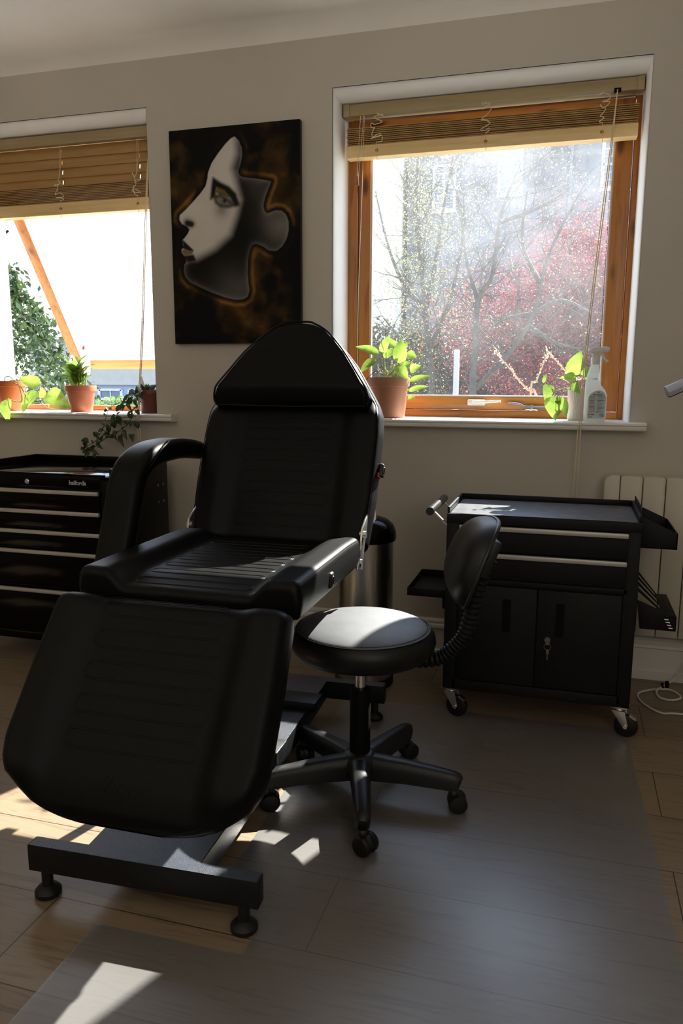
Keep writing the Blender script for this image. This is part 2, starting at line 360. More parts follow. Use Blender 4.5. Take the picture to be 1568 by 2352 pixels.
TWIGS_S=[[(-0.144, 0.55, 1.029), (-0.179, 0.55, 1.059), (-0.22, 0.55, 1.102), (-0.251, 0.55, 1.141), (-0.283, 0.55, 1.176), (-0.306, 0.55, 1.202), (-0.322, 0.55, 1.227)], [(-0.166, 0.55, 1.055), (-0.147, 0.55, 1.094), (-0.128, 0.55, 1.145), (-0.113, 0.55, 1.188), (-0.106, 0.55, 1.209)], [(0.071, 0.55, 1.074), (0.024, 0.55, 1.107), (-0.024, 0.55, 1.141), (-0.059, 0.55, 1.179), (-0.085, 0.55, 1.205), (-0.103, 0.55, 1.226)]]
LEAVES_C=[((-2.288, 0.03, 1.071), (-2.379, 0.0, 1.102), 0.055), ((-2.271, -0.01, 1.042), (-2.33, -0.06, 0.948), 0.07), ((-2.255, 0.03, 1.036), (-2.118, 0.0, 0.972), 0.075), ((-2.309, 0.04, 1.043), (-2.245, 0.02, 1.017), 0.045), ((-2.394, -0.06, 1.011), (-2.375, -0.09, 0.905), 0.06)]
STEMS_C=[[(-2.484, 0.05, 1.084), (-2.395, 0.0, 1.09), (-2.33, -0.05, 1.037), (-2.333, -0.05, 0.998), (-2.377, -0.06, 1.005), (-2.394, -0.06, 1.011)], [(-2.484, 0.05, 1.084), (-2.357, -0.02, 1.066), (-2.308, -0.03, 0.998), (-2.271, -0.01, 0.995), (-2.228, 0.0, 0.971), (-2.143, 0.01, 0.97)], [(-2.271, -0.01, 0.995), (-2.277, 0.0, 1.027), (-2.288, 0.03, 1.071)], [(-2.228, 0.0, 0.971), (-2.247, 0.02, 0.997), (-2.255, 0.03, 1.036)], [(-2.292, -0.02, 0.998), (-2.281, -0.01, 1.017), (-2.271, -0.01, 1.042)]]
FLOWERS_D=[((-2.105, 0.05, 1.111), (-2.134, 0.05, 1.208), 0.05), ((-2.078, 0.06, 1.111), (-2.049, 0.06, 1.212), 0.055), ((-2.069, 0.05, 1.225), (-2.065, 0.05, 1.245), 0.01)]
STEMS_E=[[(-1.752, 0.04, 1.052), (-1.761, 0.0, 1.05), (-1.77, -0.04, 1.037), (-1.799, -0.055, 1.009), (-1.829, -0.07, 0.976), (-1.835, -0.08, 0.944), (-1.876, -0.075, 0.896), (-1.925, -0.07, 0.852), (-1.967, -0.07, 0.827), (-2.004, -0.075, 0.8), (-1.938, -0.1, 0.787)], [(-1.761, 0.0, 1.046), (-1.755, -0.05, 1.005), (-1.747, -0.075, 0.968), (-1.786, -0.075, 0.912), (-1.839, -0.07, 0.878), (-1.9, -0.07, 0.848), (-1.945, -0.08, 0.814), (-1.966, -0.1, 0.787)], [(-1.776, -0.04, 1.023), (-1.867, -0.06, 0.985), (-1.886, -0.075, 0.948), (-1.902, -0.08, 0.896), (-1.917, -0.08, 0.867)], [(-1.782, -0.08, 0.94), (-1.836, -0.08, 0.93), (-1.853, -0.08, 0.902)]]
LEAVES_E=[((-1.765, -0.01, 1.064), (-1.759, -0.058, 1.033), 0.022), ((-1.78, -0.005, 1.046), (-1.793, -0.056, 1.023), 0.022), ((-1.778, -0.045, 1.032), (-1.794, -0.107, 0.992), 0.022), ((-1.763, -0.069, 1.023), (-1.792, -0.077, 0.986), 0.022), ((-1.766, -0.01, 1.05), (-1.71, -0.071, 1.015), 0.022), ((-1.791, -0.06, 1.004), (-1.811, -0.091, 0.968), 0.022), ((-1.798, -0.067, 0.991), (-1.8, -0.091, 0.968), 0.022), ((-1.772, -0.074, 1.005), (-1.75, -0.104, 0.969), 0.022), ((-1.752, -0.045, 1.023), (-1.741, -0.075, 0.982), 0.022), ((-1.76, -0.079, 0.968), (-1.777, -0.08, 0.929), 0.022), ((-1.747, -0.073, 0.978), (-1.744, -0.107, 0.947), 0.022), ((-1.813, -0.07, 0.986), (-1.835, -0.086, 0.965), 0.022), ((-1.841, -0.088, 0.944), (-1.845, -0.109, 0.917), 0.022), ((-1.828, -0.065, 0.943), (-1.835, -0.091, 0.917), 0.022), ((-1.841, -0.071, 0.939), (-1.819, -0.075, 0.907), 0.022), ((-1.863, -0.071, 0.92), (-1.853, -0.073, 0.892), 0.022), ((-1.862, -0.084, 0.897), (-1.883, -0.078, 0.875), 0.022), ((-1.88, -0.082, 0.882), (-1.855, -0.073, 0.849), 0.022), ((-1.902, -0.065, 0.876), (-1.849, -0.106, 0.861), 0.022), ((-1.823, -0.095, 0.884), (-1.824, -0.101, 0.838), 0.022), ((-1.824, -0.061, 0.868), (-1.801, -0.093, 0.814), 0.022), ((-1.801, -0.075, 0.888), (-1.781, -0.098, 0.848), 0.022), ((-1.775, -0.08, 0.87), (-1.752, -0.095, 0.837), 0.022), ((-1.747, -0.086, 0.923), (-1.767, -0.087, 0.897), 0.022), ((-1.751, -0.077, 0.92), (-1.734, -0.074, 0.894), 0.022), ((-1.925, -0.073, 0.871), (-1.942, -0.073, 0.842), 0.022), ((-1.94, -0.066, 0.873), (-1.955, -0.07, 0.851), 0.022), ((-1.924, -0.073, 0.833), (-1.898, -0.103, 0.805), 0.022), ((-1.987, -0.066, 0.826), (-2.024, -0.071, 0.838), 0.022), ((-1.994, -0.064, 0.821), (-2.005, -0.087, 0.83), 0.022), ((-1.967, -0.071, 0.813), (-1.942, -0.102, 0.797), 0.022), ((-1.993, -0.067, 0.807), (-2.007, -0.087, 0.794), 0.022), ((-1.973, -0.089, 0.795), (-1.912, -0.107, 0.782), 0.022), ((-2.011, -0.066, 0.797), (-1.992, -0.07, 0.778), 0.022), ((-1.956, -0.096, 0.803), (-1.992, -0.078, 0.779), 0.022), ((-1.953, -0.084, 0.814), (-1.957, -0.104, 0.792), 0.022)]
LIMBS_Y=[[(-1.397, 5.2, 0.955), (-1.44, 5.2, 1.427), (-1.496, 5.2, 1.87), (-1.569, 5.2, 2.479), (-1.606, 5.2, 2.948), (-1.598, 5.2, 3.446)], [(-1.505, 5.26, 1.787), (-1.403, 5.26, 2.309), (-1.336, 5.26, 2.819), (-1.244, 5.26, 3.354)], [(-1.551, 5.32, 1.882), (-1.756, 5.32, 2.11), (-1.927, 5.32, 2.514), (-2.065, 5.32, 3.044)], [(-1.472, 5.38, 1.434), (-1.275, 5.38, 1.881), (-1.156, 5.38, 2.49), (-1.15, 5.38, 3.044)], [(-1.476, 5.44, 1.16), (-1.746, 5.44, 1.485), (-1.992, 5.44, 1.765)]]
LIMBS_B=[[(-0.889, 4.5, 0.971), (-0.875, 4.5, 1.396), (-0.865, 4.5, 1.832), (-0.745, 4.5, 2.062), (-0.693, 4.5, 2.556), (-0.565, 4.5, 2.921)], [(-0.873, 4.57, 1.839), (-0.99, 4.57, 2.197), (-1.061, 4.57, 2.665)], [(-0.866, 4.64, 1.031), (-0.57, 4.64, 1.359), (-0.366, 4.64, 1.715), (-0.27, 4.64, 2.18), (-0.116, 4.64, 2.553), (0.038, 4.64, 2.841)], [(-0.711, 4.71, 2.558), (-0.391, 4.71, 2.657), (-0.128, 4.71, 2.793)], [(-0.372, 4.78, 1.727), (-0.119, 4.78, 1.841), (0.16, 4.78, 1.716)], [(-0.376, 4.85, 1.732), (-0.681, 4.85, 1.677), (-0.887, 4.85, 1.577)], [(-0.331, 4.92, 2.021), (-0.51, 4.92, 2.389), (-0.489, 4.92, 2.861)], [(-0.418, 4.99, 1.62), (-0.143, 4.99, 1.451), (0.062, 4.99, 1.408)]]
POST=[(-0.969, 4.0, 0.978), (-0.98, 4.0, 1.366)]
# ------------------------------------------------------------------ room shell
ZC = 2.42; XL, XR, YF = -3.7, 1.25, -4.7
W1 = (-2.61, -1.689); W2 = (-.908, .2096); ZS, ZT = .93, 2.172; TH = .25
g = G()
for a, b, z0, z1 in ((XL-.15, W1[0], 0, ZC), (W1[1], W2[0], 0, ZC), (W2[1], XR+.15, 0, ZC), (W1[0], W1[1], 0, ZS), (W2[0], W2[1], 0, ZS), (W1[0], W1[1], ZT, ZC), (W2[0], W2[1], ZT, ZC)):
    g.box((a, 0, z0), (b, TH, z1))
struct(g.build('wall_back', 'wall', smooth=False), 'grey-cream painted wall with two deep window openings')
struct(G().box((XL-.15, YF, 0), (XL, 0, ZC)).build('wall_left', 'wall', smooth=False))
struct(G().box((XR, YF, 0), (XR+.15, 0, ZC)).build('wall_right', 'wall', smooth=False))
struct(G().box((XL-.15, YF-.15, 0), (XR+.15, YF, ZC)).build('wall_front', 'wall', smooth=False))
struct(G().box((XL-.15, YF-.15, -.1), (XR+.15, TH, 0)).build('floor', 'floor', smooth=False), 'pale oak laminate plank floor')
g = G().box((XL-.15, YF-.15, ZC), (XR+.15, TH, ZC+.1))
rc = .07                                                           # soft curve where ceiling and wall meet
poly = [(0, 0)]+[(-rc+rc*math.sin(R(a)), -rc+rc*math.cos(R(a))) for a in range(0, 91, 10)]
g.prism(poly, ((0, 1, 0), (0, 0, 1), (1, 0, 0)), (XL, 0, ZC), XR-XL)
struct(g.build('ceiling', 'ceiling'), 'off-white ceiling with a curved edge above the windows')
prof = [(0, 0), (-.017, 0), (-.017, .034), (-.012, .036), (-.012, .118), (-.018, .124), (-.016, .134), (-.009, .140), (-.010, .150), (-.004, .160), (0, .160)]
struct(G().prism(prof, ((0, 1, 0), (0, 0, 1), (1, 0, 0)), (XL, 0, 0), XR-XL).build('baseboard_back', 'white', angle=25), 'moulded white skirting board under the windows')

def window_box(n, X, lab):
    w = thing('window_%d' % n, lab, 'window'); del w['category']; w['kind'] = 'structure'
    a, b = X; yb = .172
    g = G()                                                        # plaster lining of the opening
    yl = TH-.001 if n == 1 else yb+.02; yr = yb+.02
    def lining(prof, ax, o, dep): g.prism(prof, ax, o, dep)
    sp = lambda k, d, y1: [(0, -.001)]+[(k*d*math.sin(R(q)), .005+.085*(1-math.cos(R(q)))*.9) for q in range(0, 91, 10)]+[(k*d, .10), (k*d*1.05, y1), (0, y1)]
    g.prism(sp(1, .014, yl), ((1, 0, 0), (0, 1, 0), (0, 0, 1)), (a, 0, ZS), ZT-ZS)
    g.prism(sp(-1, .014, yr), ((1, 0, 0), (0, 1, 0), (0, 0, 1)), (b, 0, ZS), ZT-ZS)
    g.prism(sp(-1, .034, yr), ((0, 0, 1), (0, 1, 0), (1, 0, 0)), (a, 0, ZT), b-a)
    g.build('reveal', 'reveal', w)
    x0, x1 = a-.05, b+.095 if n == 1 else b+.054
    g = G()                                                        # sill board with a rounded double nose
    nose = [(yb+.01, 0), (-.046, 0), (-.054, -.004), (-.056, -.010), (-.050, -.0145), (-.050, -.0165), (-.055, -.020), (-.054, -.027), (-.046, -.031), (yb+.01, -.031)]
    g.prism(nose, ((0, 1, 0), (0, 0, 1), (1, 0, 0)), (a+.004, 0, .954), b-a-.008)
    nose2 = [(-.0005, 0)]+nose[1:9]+[(-.0005, -.031)]
    g.prism(nose2, ((0, 1, 0), (0, 0, 1), (1, 0, 0)), (x0, 0, .954), a+.004-x0)
    g.prism(nose2, ((0, 1, 0), (0, 0, 1), (1, 0, 0)), (b-.004, 0, .954), x1-b+.004)
    g.build('sill', 'white', w, angle=25)
    return w
w2 = window_box(2, W2, 'right window with stained pine frame looking onto trees')
a, b = W2[0]+.004, W2[1]-.004
def frame4(X0, X1, Z0, Z1, wl, wr, wb, wt, y0, y1, parent, name, M4=None, bev=.004):
    v = G()
    v.box((X0, y0, Z0), (X0+wl, y1, Z1), bev, M4=M4); v.box((X1-wr, y0, Z0), (X1, y1, Z1), bev, M4=M4)
    f = v.build(name, 'pine_z', parent)
    h = G()
    h.box((X0+wl*.98, y0+.0004, Z0), (X1-wr*.98, y1-.0004, Z0+wb), bev, M4=M4); h.box((X0+wl*.98, y0+.0004, Z1-wt), (X1-wr*.98, y1-.0004, Z1), bev, M4=M4)
    me = h.bm
    bmesh.ops.recalc_face_normals(me, faces=me.faces[:])
    tm = bpy.data.meshes.new('t'); me.to_mesh(tm); me.free()
    fm = bmesh.new(); fm.from_mesh(f.data); n0 = len(fm.faces); fm.from_mesh(tm); fm.faces.ensure_lookup_table()
    for q in fm.faces[n0:]: q.material_index = 1
    for q in fm.faces: q.smooth = True
    fm.to_mesh(f.data); fm.free(); bpy.data.meshes.remove(tm)
    f.data.materials.append(MAT['pine_x']); f.data.set_sharp_from_angle(angle=R(35))
    return f
frame4(a, b, .954, ZT-.004, .049, .030, .026, .06, .172, .24, w2, 'frame')
sash = frame4(-.850, .172, .984, 2.10, .048, .062, .050, .055, .178, .232, w2, 'sash')
g = G(); X0, X1, Z0, Z1 = -.802, .110, 1.034, 2.045
for lo, hi in (((X0, .186, Z0), (X0+.006, .2, Z1)), ((X1-.006, .186, Z0), (X1, .2, Z1)), ((X0, .186, Z0), (X1, .2, Z0+.007))): g.box(lo, hi, .001)
g.build('glazing_seal', 'seal', sash)
g = G(); g.add([(X0, .202, Z0), (X1, .202, Z0), (X1, .202, Z1), (X0, .202, Z1)], [(0, 1, 2, 3)]); g.build('pane', 'glass2', sash, smooth=False)
g = G()                                                            # espagnolette handle
g.box((-.392, .160, 1.000), (-.322, .179, 1.024), .004)
g.tube([(-.372, .158, 1.013), (-.35, .148, 1.013), (-.26, .146, 1.019)], [.008, .008, .006], 10, sect=rrect(2, 1.5, .5, 3))
g.cyl((-.376, .161, 1.012), (-.376, .156, 1.012), .007)
part(g.build('handle', 'white', w2), 'white lever handle')
g = G()                                                            # casement stay
g.tube(smooth_path([(-.235, .165, 1.012), (-.19, .160, 1.008), (-.16, .158, .998), (-.05, .158, .998)], 5), .0045, 8)
g.box((-.165, .155, .985), (-.12, .172, .992), .001); g.cyl((-.142, .158, .99), (-.142, .158, 1.006), .004, n=10)
part(g.build('stay', 'steel', w2), 'brassy metal window stay')

w1 = window_box(1, W1, 'left window with its pine sash swung open outward')
f1 = frame4(W1[0]-.03, W1[1]-.004, .954, ZT-.004, .03, .05, .024, .06, .19, .245, w1, 'frame')
piv = Vector((0, .20, 2.055)); ang = R(32.2)
HM = Matrix.Translation(piv) @ Matrix.Rotation(ang, 4, 'X') @ Matrix.Translation(-piv)
S0, S1, SB = -2.598, -1.76, 1.00
s1 = frame4(S0, S1, SB, 2.10, .052, .052, .050, .055, .178, .232, w1, 'sash', M4=HM)
g = G(); g.add([(S0+.05, .202, SB+.048), (S1-.05, .202, SB+.048), (S1-.05, .202, 2.047), (S0+.05, .202, 2.047)], [(0, 1, 2, 3)], HM); g.build('pane', 'glass1', s1, smooth=False)
g = G()
for lo, hi in (((S0+.050, .186, SB+.048), (S0+.058, .2, 2.047)), ((S0+.05, .186, SB+.048), (S1-.05, .2, SB+.056))): g.box(lo, hi, .001, M4=HM)
g.build('glazing_seal', 'seal', s1)
g = G(); g.tube(smooth_path([(-2.606, .20, 1.68), (-2.605, .225, 1.75), (-2.60, .27, 1.79)], 5), .006, 8); g.build('stay_arm', 'matt_black', w1)

# ------------------------------------------------------------------ blinds
random.seed(5)
def squiggle(x, y, z0, z1, w, n=16):
    pts = [(x, y, z0)]
    for i in range(1, n): pts.append((x+random.uniform(-w, w), y+random.uniform(-.012, 0), z0+(z1-z0)*i/n+random.uniform(-.014, .014)))
    pts.append((x, y, z1)); return smooth_path(pts, 4)
def blind(label, x0, x1, zh, zslat, zs0, zs1, zb, cords):
    t = thing('wooden_blind', label, 'blind', (0, .03, 0))
    g = G(); g.box((x0-.012, .048, zh-.042), (x1+.012, .104, zh), .002); g.box((x0-.012, .045, zh-.044), (x0+.012, .104, zh+.001), .001); g.box((x1-.012, .045, zh-.044), (x1+.012, .104, zh+.001), .001)
    g.build('headrail', 'valance', t)
    if zslat:
        k = 4
        for i in range(k):
            za = zslat-(zslat-zs1)*i/k; zb_ = zslat-(zslat-zs1)*(i+1)/k-.008
            g = G(); xs = [x0]+sorted(cords)+[x1]
            for j in range(len(xs)-1):
                A = xs[j]+(.002 if j else 0); B = xs[j+1]-(.002 if j < len(xs)-2 else 0)
                M4 = Matrix.Translation((0, .075, (za+zb_)/2)) @ Matrix.Rotation(R(-9), 4, 'X')
                h = (za-zb_)/2; g.box((A, -.0015, -h), (B, .0015, h), .0008, M4=M4)
                if j < len(xs)-2:
                    for lo, hi in ((-h, -h*.35), (h*.35, h)): g.box((B, -.0015, lo), (B+.004, .0015, hi), M4=M4)
            g.build('slat', 'blind', t)
    g = G(); n = max(8, int((zs1-zs0)/.0062))
    for i in range(n):
        z = zs0+(zs1-zs0)*(i+.5)/n; d = random.uniform(-.0025, .0025)
        g.box((x0+random.uniform(0, .003), .054+d, z-.0021), (x1-random.uniform(0, .003), .102+d, z+.0021), .0008, 1)
    g.build('slat_stack', 'blind', t)
    g = G(); g.box((x0, .048, zb), (x1, .100, zs0), .003); br = g.build('bottom_rail', 'blind_rail', t)
    for x in cords:
        q = G(); q.lathe([(0, -.004), (.005, -.003), (.0062, 0), (.005, .003), (0, .004)], 12, Matrix.Translation((x, .047, (zb+zs0)/2)) @ Matrix.Rotation(R(90), 4, 'X')); q.build('cord_plug', 'pine_z', br)
        q = G(); q.tube(squiggle(x, .046, (zslat or zh-.04) if not zslat else zs1+.03, zs0+.006, .022), .0016, 5)
        if zslat: q.tube([(x, .066, zh-.04), (x+.002, .062, zs1+.1), (x, .05, zs1+.03)], .0008, 5); q.tube([(x-.006, .066, zh-.04), (x-.003, .06, zs1+.1), (x-.004, .05, zs1+.02)], .0008, 5)
        q.tube(smooth_path([(x, .046, zs0+.01), (x+.001, .044, (zb+zs0)/2), (x+.003, .045, zb-.012)]), .0009, 5)
        q.build('ladder_cord', 'cord', t)
    return t
b2 = blind('raised wooden blind bunched at the top of the right window', -.876, .180, 2.134, None, 1.985, 2.052, 1.941, (-.755, -.345, .06))
g = G()
for dx in (0, .012): g.tube(smooth_path([(-.82+dx, .05, 2.09), (-.824+dx*.7, .035, 1.95), (-.826+dx*.3, .03, 1.86)]), .0011, 6)
g.tube(smooth_path([(-.805, .05, 2.09), (-.81, .04, 1.8), (-.822, .04, 1.4), (-.824, .045, .962)]), .0010, 6)
pc = g.build('tilt_cord', 'cordw', b2)
g = G(); g.lathe([(0, .014), (.003, .014), (.0045, .004), (.0075, -.016), (.0065, -.019), (0, -.019)], 14, c=(-.826, .03, 1.855)); g.build('tassel', 'pine_z', pc)
g = G(); g.box((.093, .043, 2.088), (.116, .050, 2.102), .001); g.build('cord_lock', 'matt_black', b2)
def long_cord(x0, xs, x1, z1, parent, zt):
    g = G()
    for dx in (-.003, .003):
        g.tube(smooth_path([(x0, .044, zt), (x0-.018+dx, .028, zt-.3), (xs+.012+dx, -.05, 1.3), (xs+dx, -.0885, .96), (xs-.002+dx*1.6, -.0905, .93), (x1+dx*2, -.065, z1+.15), (x1+dx*1.2, -.055, z1)], 8), .0019, 6)
    c = g.build('pull_cord', 'cord', parent)
    q = G(); q.lathe([(0, .016), (.003, .016), (.005, .004), (.008, -.018), (0, -.02)], 14, c=(x1, -.055, z1-.01)); q.build('tassel', 'pine_z', c)
long_cord(.104, .040, .036, .56, b2, 2.097)
b1 = blind('half lowered wooden blind with closed slats in the left window', -2.585, -1.705, 2.132, 2.088, 1.853, 1.925, 1.803, (-2.165, -1.787))
long_cord(-1.722, -1.744, -1.752, .60, b1, 2.085)

# ------------------------------------------------------------------ radiator and its lead
rad = thing('panel_radiator', 'cream electric radiator on the wall behind the black trolley', 'radiator', (.133, -.022, 0))
for i in range(9):
    x0 = .0 if i == 0 else .0545+(i-1)*.0755; x1 = .052 if i == 0 else x0+.073
    g = G()
    if i == 0:
        poly = [(0, .19), (.052, .19), (.052, .770), (.03, .770)]+[(.03-.03*math.sin(R(q)), .738+.032*math.cos(R(q))) for q in range(10, 91, 10)]
    else: poly = [(x0, .19), (x1, .19), (x1, .764), (x1-.01, .768), (x0+.01, .768), (x0, .764)]
    g.prism(poly, ((1, 0, 0), (0, 0, 1), (0, -1, 0)), (0, 0, 0), .068, .004)
    g.build('section', 'radiator', rad, angle=35)
g = G(); g.box((.05, -.055, .21), (.66, -.015, .74)); g.build('core', 'matt_black', rad)
for x in (.1, .55): G().box((x, -.06, 0), (x+.03, -.012, .2), .004).build('foot', 'radiator', rad)
g = G()
p = [(.70, -.35, .004), (.416, -.319, .004), (.35, -.328, .004), (.30, -.27, .004), (.283, -.206, .004), (.295, -.162, .004), (.345, -.125, .006), (.40, -.13, .012), (.425, -.19, .012), (.39, -.22, .010), (.355, -.20, .008), (.35, -.15, .012), (.39, -.095, .02), (.43, -.075, .05), (.47, -.062, .12)]
g.tube(smooth_path(p, 6), .0036, 8)
cb = tag(g.build('power_lead', 'cable'), 'white power lead looped on the floor beneath the radiator', 'cable')
g = G(); g.tube(smooth_path([(.375, -.105, .022), (.368, -.125, .030), (.372, -.14, .022)]), .004, 6); g.box((.381, -.118, .012), (.394, -.102, .036), .003); g.build('cable_tie', 'matt_black', cb)

# ------------------------------------------------------------------ clear floor mat (cut round the chair base)
poly = [(-.875, -3.6), (.262, -3.6), (.262, -1.5), (.225, -.50), (-.70, -.50), (-.68, -1.55), (-.555, -1.69), (-.555, -1.745), (-.875, -1.745)]
g = G(); g.add([(x, y, .002) for x, y in poly], [tuple(range(len(poly)))]); m_ = g.build('floor_mat', 'mat', smooth=False, recalc=False)
tag(m_, 'clear scuffed vinyl floor mat spread under the round stool', 'floor mat')

# ------------------------------------------------------------------ painting
def make_painting():
    X0, X1, Z0, Z1 = -1.577, -1.028, 1.243, 2.066
    t = thing('canvas_painting', 'dark orange and black painting of a pale puzzle-piece face between the windows', 'painting', ((X0+X1)/2, 0, Z0))
    w, h = X1-X0, Z1-Z0
    G().box((-w/2, -.026, 0), (w/2, -.002, h), .002).build('canvas', 'canvas', t)
    # picture coordinates measured on the photo, rectified to the unit square
    src = [(75, 212), (1312, 95), (1320, 2222), (127, 2228)]; dst = [(0, 1), (1, 1), (1, 0), (0, 0)]
    A = []; bb = []
    for (x, y), (u, v) in zip(src, dst):
        A.append([x, y, 1, 0, 0, 0, -u*x, -u*y]); bb.append(u); A.append([0, 0, 0, x, y, 1, -v*x, -v*y]); bb.append(v)
    Hm = np.append(np.linalg.solve(np.array(A, float), np.array(bb, float)), 1).reshape(3, 3)
    def rect(pts):
        p = np.c_[np.array(pts, float), np.ones(len(pts))] @ Hm.T; return p[:, :2]/p[:, 2:]*np.array([w, h])
    out = [(695, 262), (735, 300), (762, 370), (765, 440), (750, 520), (726, 590), (738, 625), (770, 645), (850, 655), (950, 668), (1040, 685), (1020, 740), (985, 830), (965, 910), (975, 965), (1000, 990), (1040, 975), (1090, 958), (1140, 965), (1180, 1000), (1205, 1070), (1205, 1150), (1185, 1230), (1145, 1300), (1090, 1345), (1020, 1340), (960, 1300), (900, 1275), (860, 1285), (835, 1340), (820, 1420), (815, 1550), (822, 1650), (832, 1720), (815, 1780), (770, 1805), (700, 1808), (600, 1785), (480, 1740), (370, 1690), (270, 1640), (225, 1590), (212, 1530), (218, 1470), (238, 1445), (225, 1405), (205, 1375), (188, 1350), (195, 1325), (215, 1315), (205, 1285), (200, 1240), (225, 1215), (250, 1180), (268, 1140), (240, 1110), (195, 1085), (172, 1045), (175, 1005), (230, 955), (300, 880), (370, 800), (420, 730), (438, 660), (445, 600), (480, 510), (540, 420), (610, 330), (660, 280)]
    nx, ny = 200, 300
    gx, gy = np.meshgrid(np.linspace(0, w, nx), np.linspace(0, h, ny))
    P = np.stack([gx.ravel(), gy.ravel()], 1)
    def sdf(poly, closed=True):
        q = rect(poly); d = np.full(len(P), 9.); ins = np.zeros(len(P), bool); n = len(q)
        for i in range(n if closed else n-1):
            a, b = q[i], q[(i+1) % n]; e = b-a; v = P-a
            s = np.clip((v @ e)/(e @ e), 0, 1); d = np.minimum(d, np.hypot(*(v-s[:, None]*e).T))
            c = ((a[1] > P[:, 1]) != (b[1] > P[:, 1])) & (P[:, 0] < (b[0]-a[0])*(P[:, 1]-a[1])/((b[1]-a[1]) or 1e-9)+a[0]); ins ^= c
        return np.where(ins, -d, d) if closed else d
    def ss(a, b, x): tt = np.clip((x-a)/(b-a), 0, 1); return tt*tt*(3-2*tt)
    def fbm(sx, sy, seed):
        return np.array([noise.fractal(Vector((x*sx+seed, y*sy, seed)), 1., 2., 4) for x, y in P])
    n1 = fbm(7, 7, 1.3); n2 = fbm(16, 16, 7.7); n3 = n2
    d = sdf(out)
    u, v = P[:, 0]/w, P[:, 1]/h
    rr = np.hypot((u-.5)*1.1, (v-.52)*1.0)
    glow = np.clip(.80-rr*1.5+n1*.75+n2*.35, 0, 1)
    col = np.outer(glow, [.075, .036, .006])+np.array([.0045, .0042, .0036])+np.outer(np.clip(n2-.1, 0, 1)*glow, [.06, .03, .006])
    halo = np.exp(-((d-.020)/.007)**2)*np.clip(.35+n1*1.2+.4*(u-.5), .03, 1); col += np.outer(halo*(d > 0), [.17, .085, .016])
    dark = np.exp(-(d/.011)**2)*(d > 0)*(u > .18); col *= (1-.88*dark)[:, None]
    # the face
    shade = sdf([(690, 240), (700, 420), (655, 560), (690, 680), (735, 860), (700, 1000), (640, 1180), (500, 1310), (330, 1400), (260, 1400), (150, 1450), (150, 1900), (900, 1900), (1300, 1500), (1300, 900), (1100, 600), (800, 500), (800, 240)])
    lit = ss(-.030, .020, shade)
    k = lambda x, y, r: np.exp(-(((P-rect([(x, y)])[0])**2).sum(1))/(r*r))
    drk = .007+.15*k(1120, 1110, .06)+.040*k(930, 740, .055)+.13*np.exp(d/.0085)*(1-k(700, 1250, .08))+.05*k(640, 1690, .08)+.035*k(760, 1700, .05)+.02*k(960, 1020, .05)
    drk *= 1+.12*n2
    val = drk*(1-lit)+(.64+.05*n1)*lit
    face = np.stack([val*1.0, val*.94, val*.86], 1)
    def over(mask, c):
        m = np.clip(mask, 0, 1)[:, None]; return face*(1-m)+np.array(c)*m
    wedge = sdf([(492, 655), (560, 700), (640, 740), (700, 800), (735, 905), (700, 910), (650, 830), (560, 770), (520, 740), (505, 820), (470, 850), (480, 740)])
    face = over(ss(.012, -.004, wedge), (.012, .010, .008))
    face = over(ss(.004, -.004, sdf([(525, 735), (600, 770), (650, 830), (640, 840), (560, 810), (515, 790)])), (.16, .105, .03))
    face = over(ss(.010, -.006, sdf([(490, 820), (560, 800), (640, 850), (720, 915), (640, 935), (560, 930), (510, 890)]))*.9, (.02, .017, .013))
    face = over(ss(.003, -.003, sdf([(520, 850), (555, 835), (620, 870), (650, 905), (590, 908), (540, 890)])), (.21, .20, .17))
    face = over(k(600, 868, .008)*1.4, (.02, .02, .02))
    face = over(k(570, 955, .03)*.55, (.05, .045, .04)); face = over(k(245, 1080, .018)*1.1+k(290, 1090, .013), (.02, .017, .014))
    face = over(ss(.006, -.001, sdf([(205, 1245), (250, 1290), (300, 1340), (265, 1345), (215, 1318)])), (.012, .010, .01))
    face = over(ss(.004, -.003, sdf([(188, 1345), (215, 1325), (300, 1350), (290, 1372), (215, 1385)])), (.20, .15, .075))
    face = over(ss(.008, -.002, sdf([(210, 1395), (300, 1385), (320, 1430), (250, 1440)])), (.014, .012, .010))
    m = ss(.0015, -.0015, d)[:, None]
    col = np.clip(col*(1-m)+face*m, .004, 1)
    me = bpy.data.meshes.new('painted_face')
    V = np.stack([P[:, 0]-w/2, np.full(len(P), -.0266), P[:, 1]], 1)
    idx = np.arange(nx*ny).reshape(ny, nx)
    F = np.stack([idx[:-1, :-1], idx[:-1, 1:], idx[1:, 1:], idx[1:, :-1]], -1).reshape(-1, 4)
    me.from_pydata(V.tolist(), [], F.tolist()); me.update()
    at = me.color_attributes.new('paint', 'FLOAT_COLOR', 'POINT')
    at.data.foreach_set('color', np.c_[col, np.ones(len(col))].astype(np.float32).ravel())
    link('painted_face', me, 'paint', t, smooth=False)
make_painting()
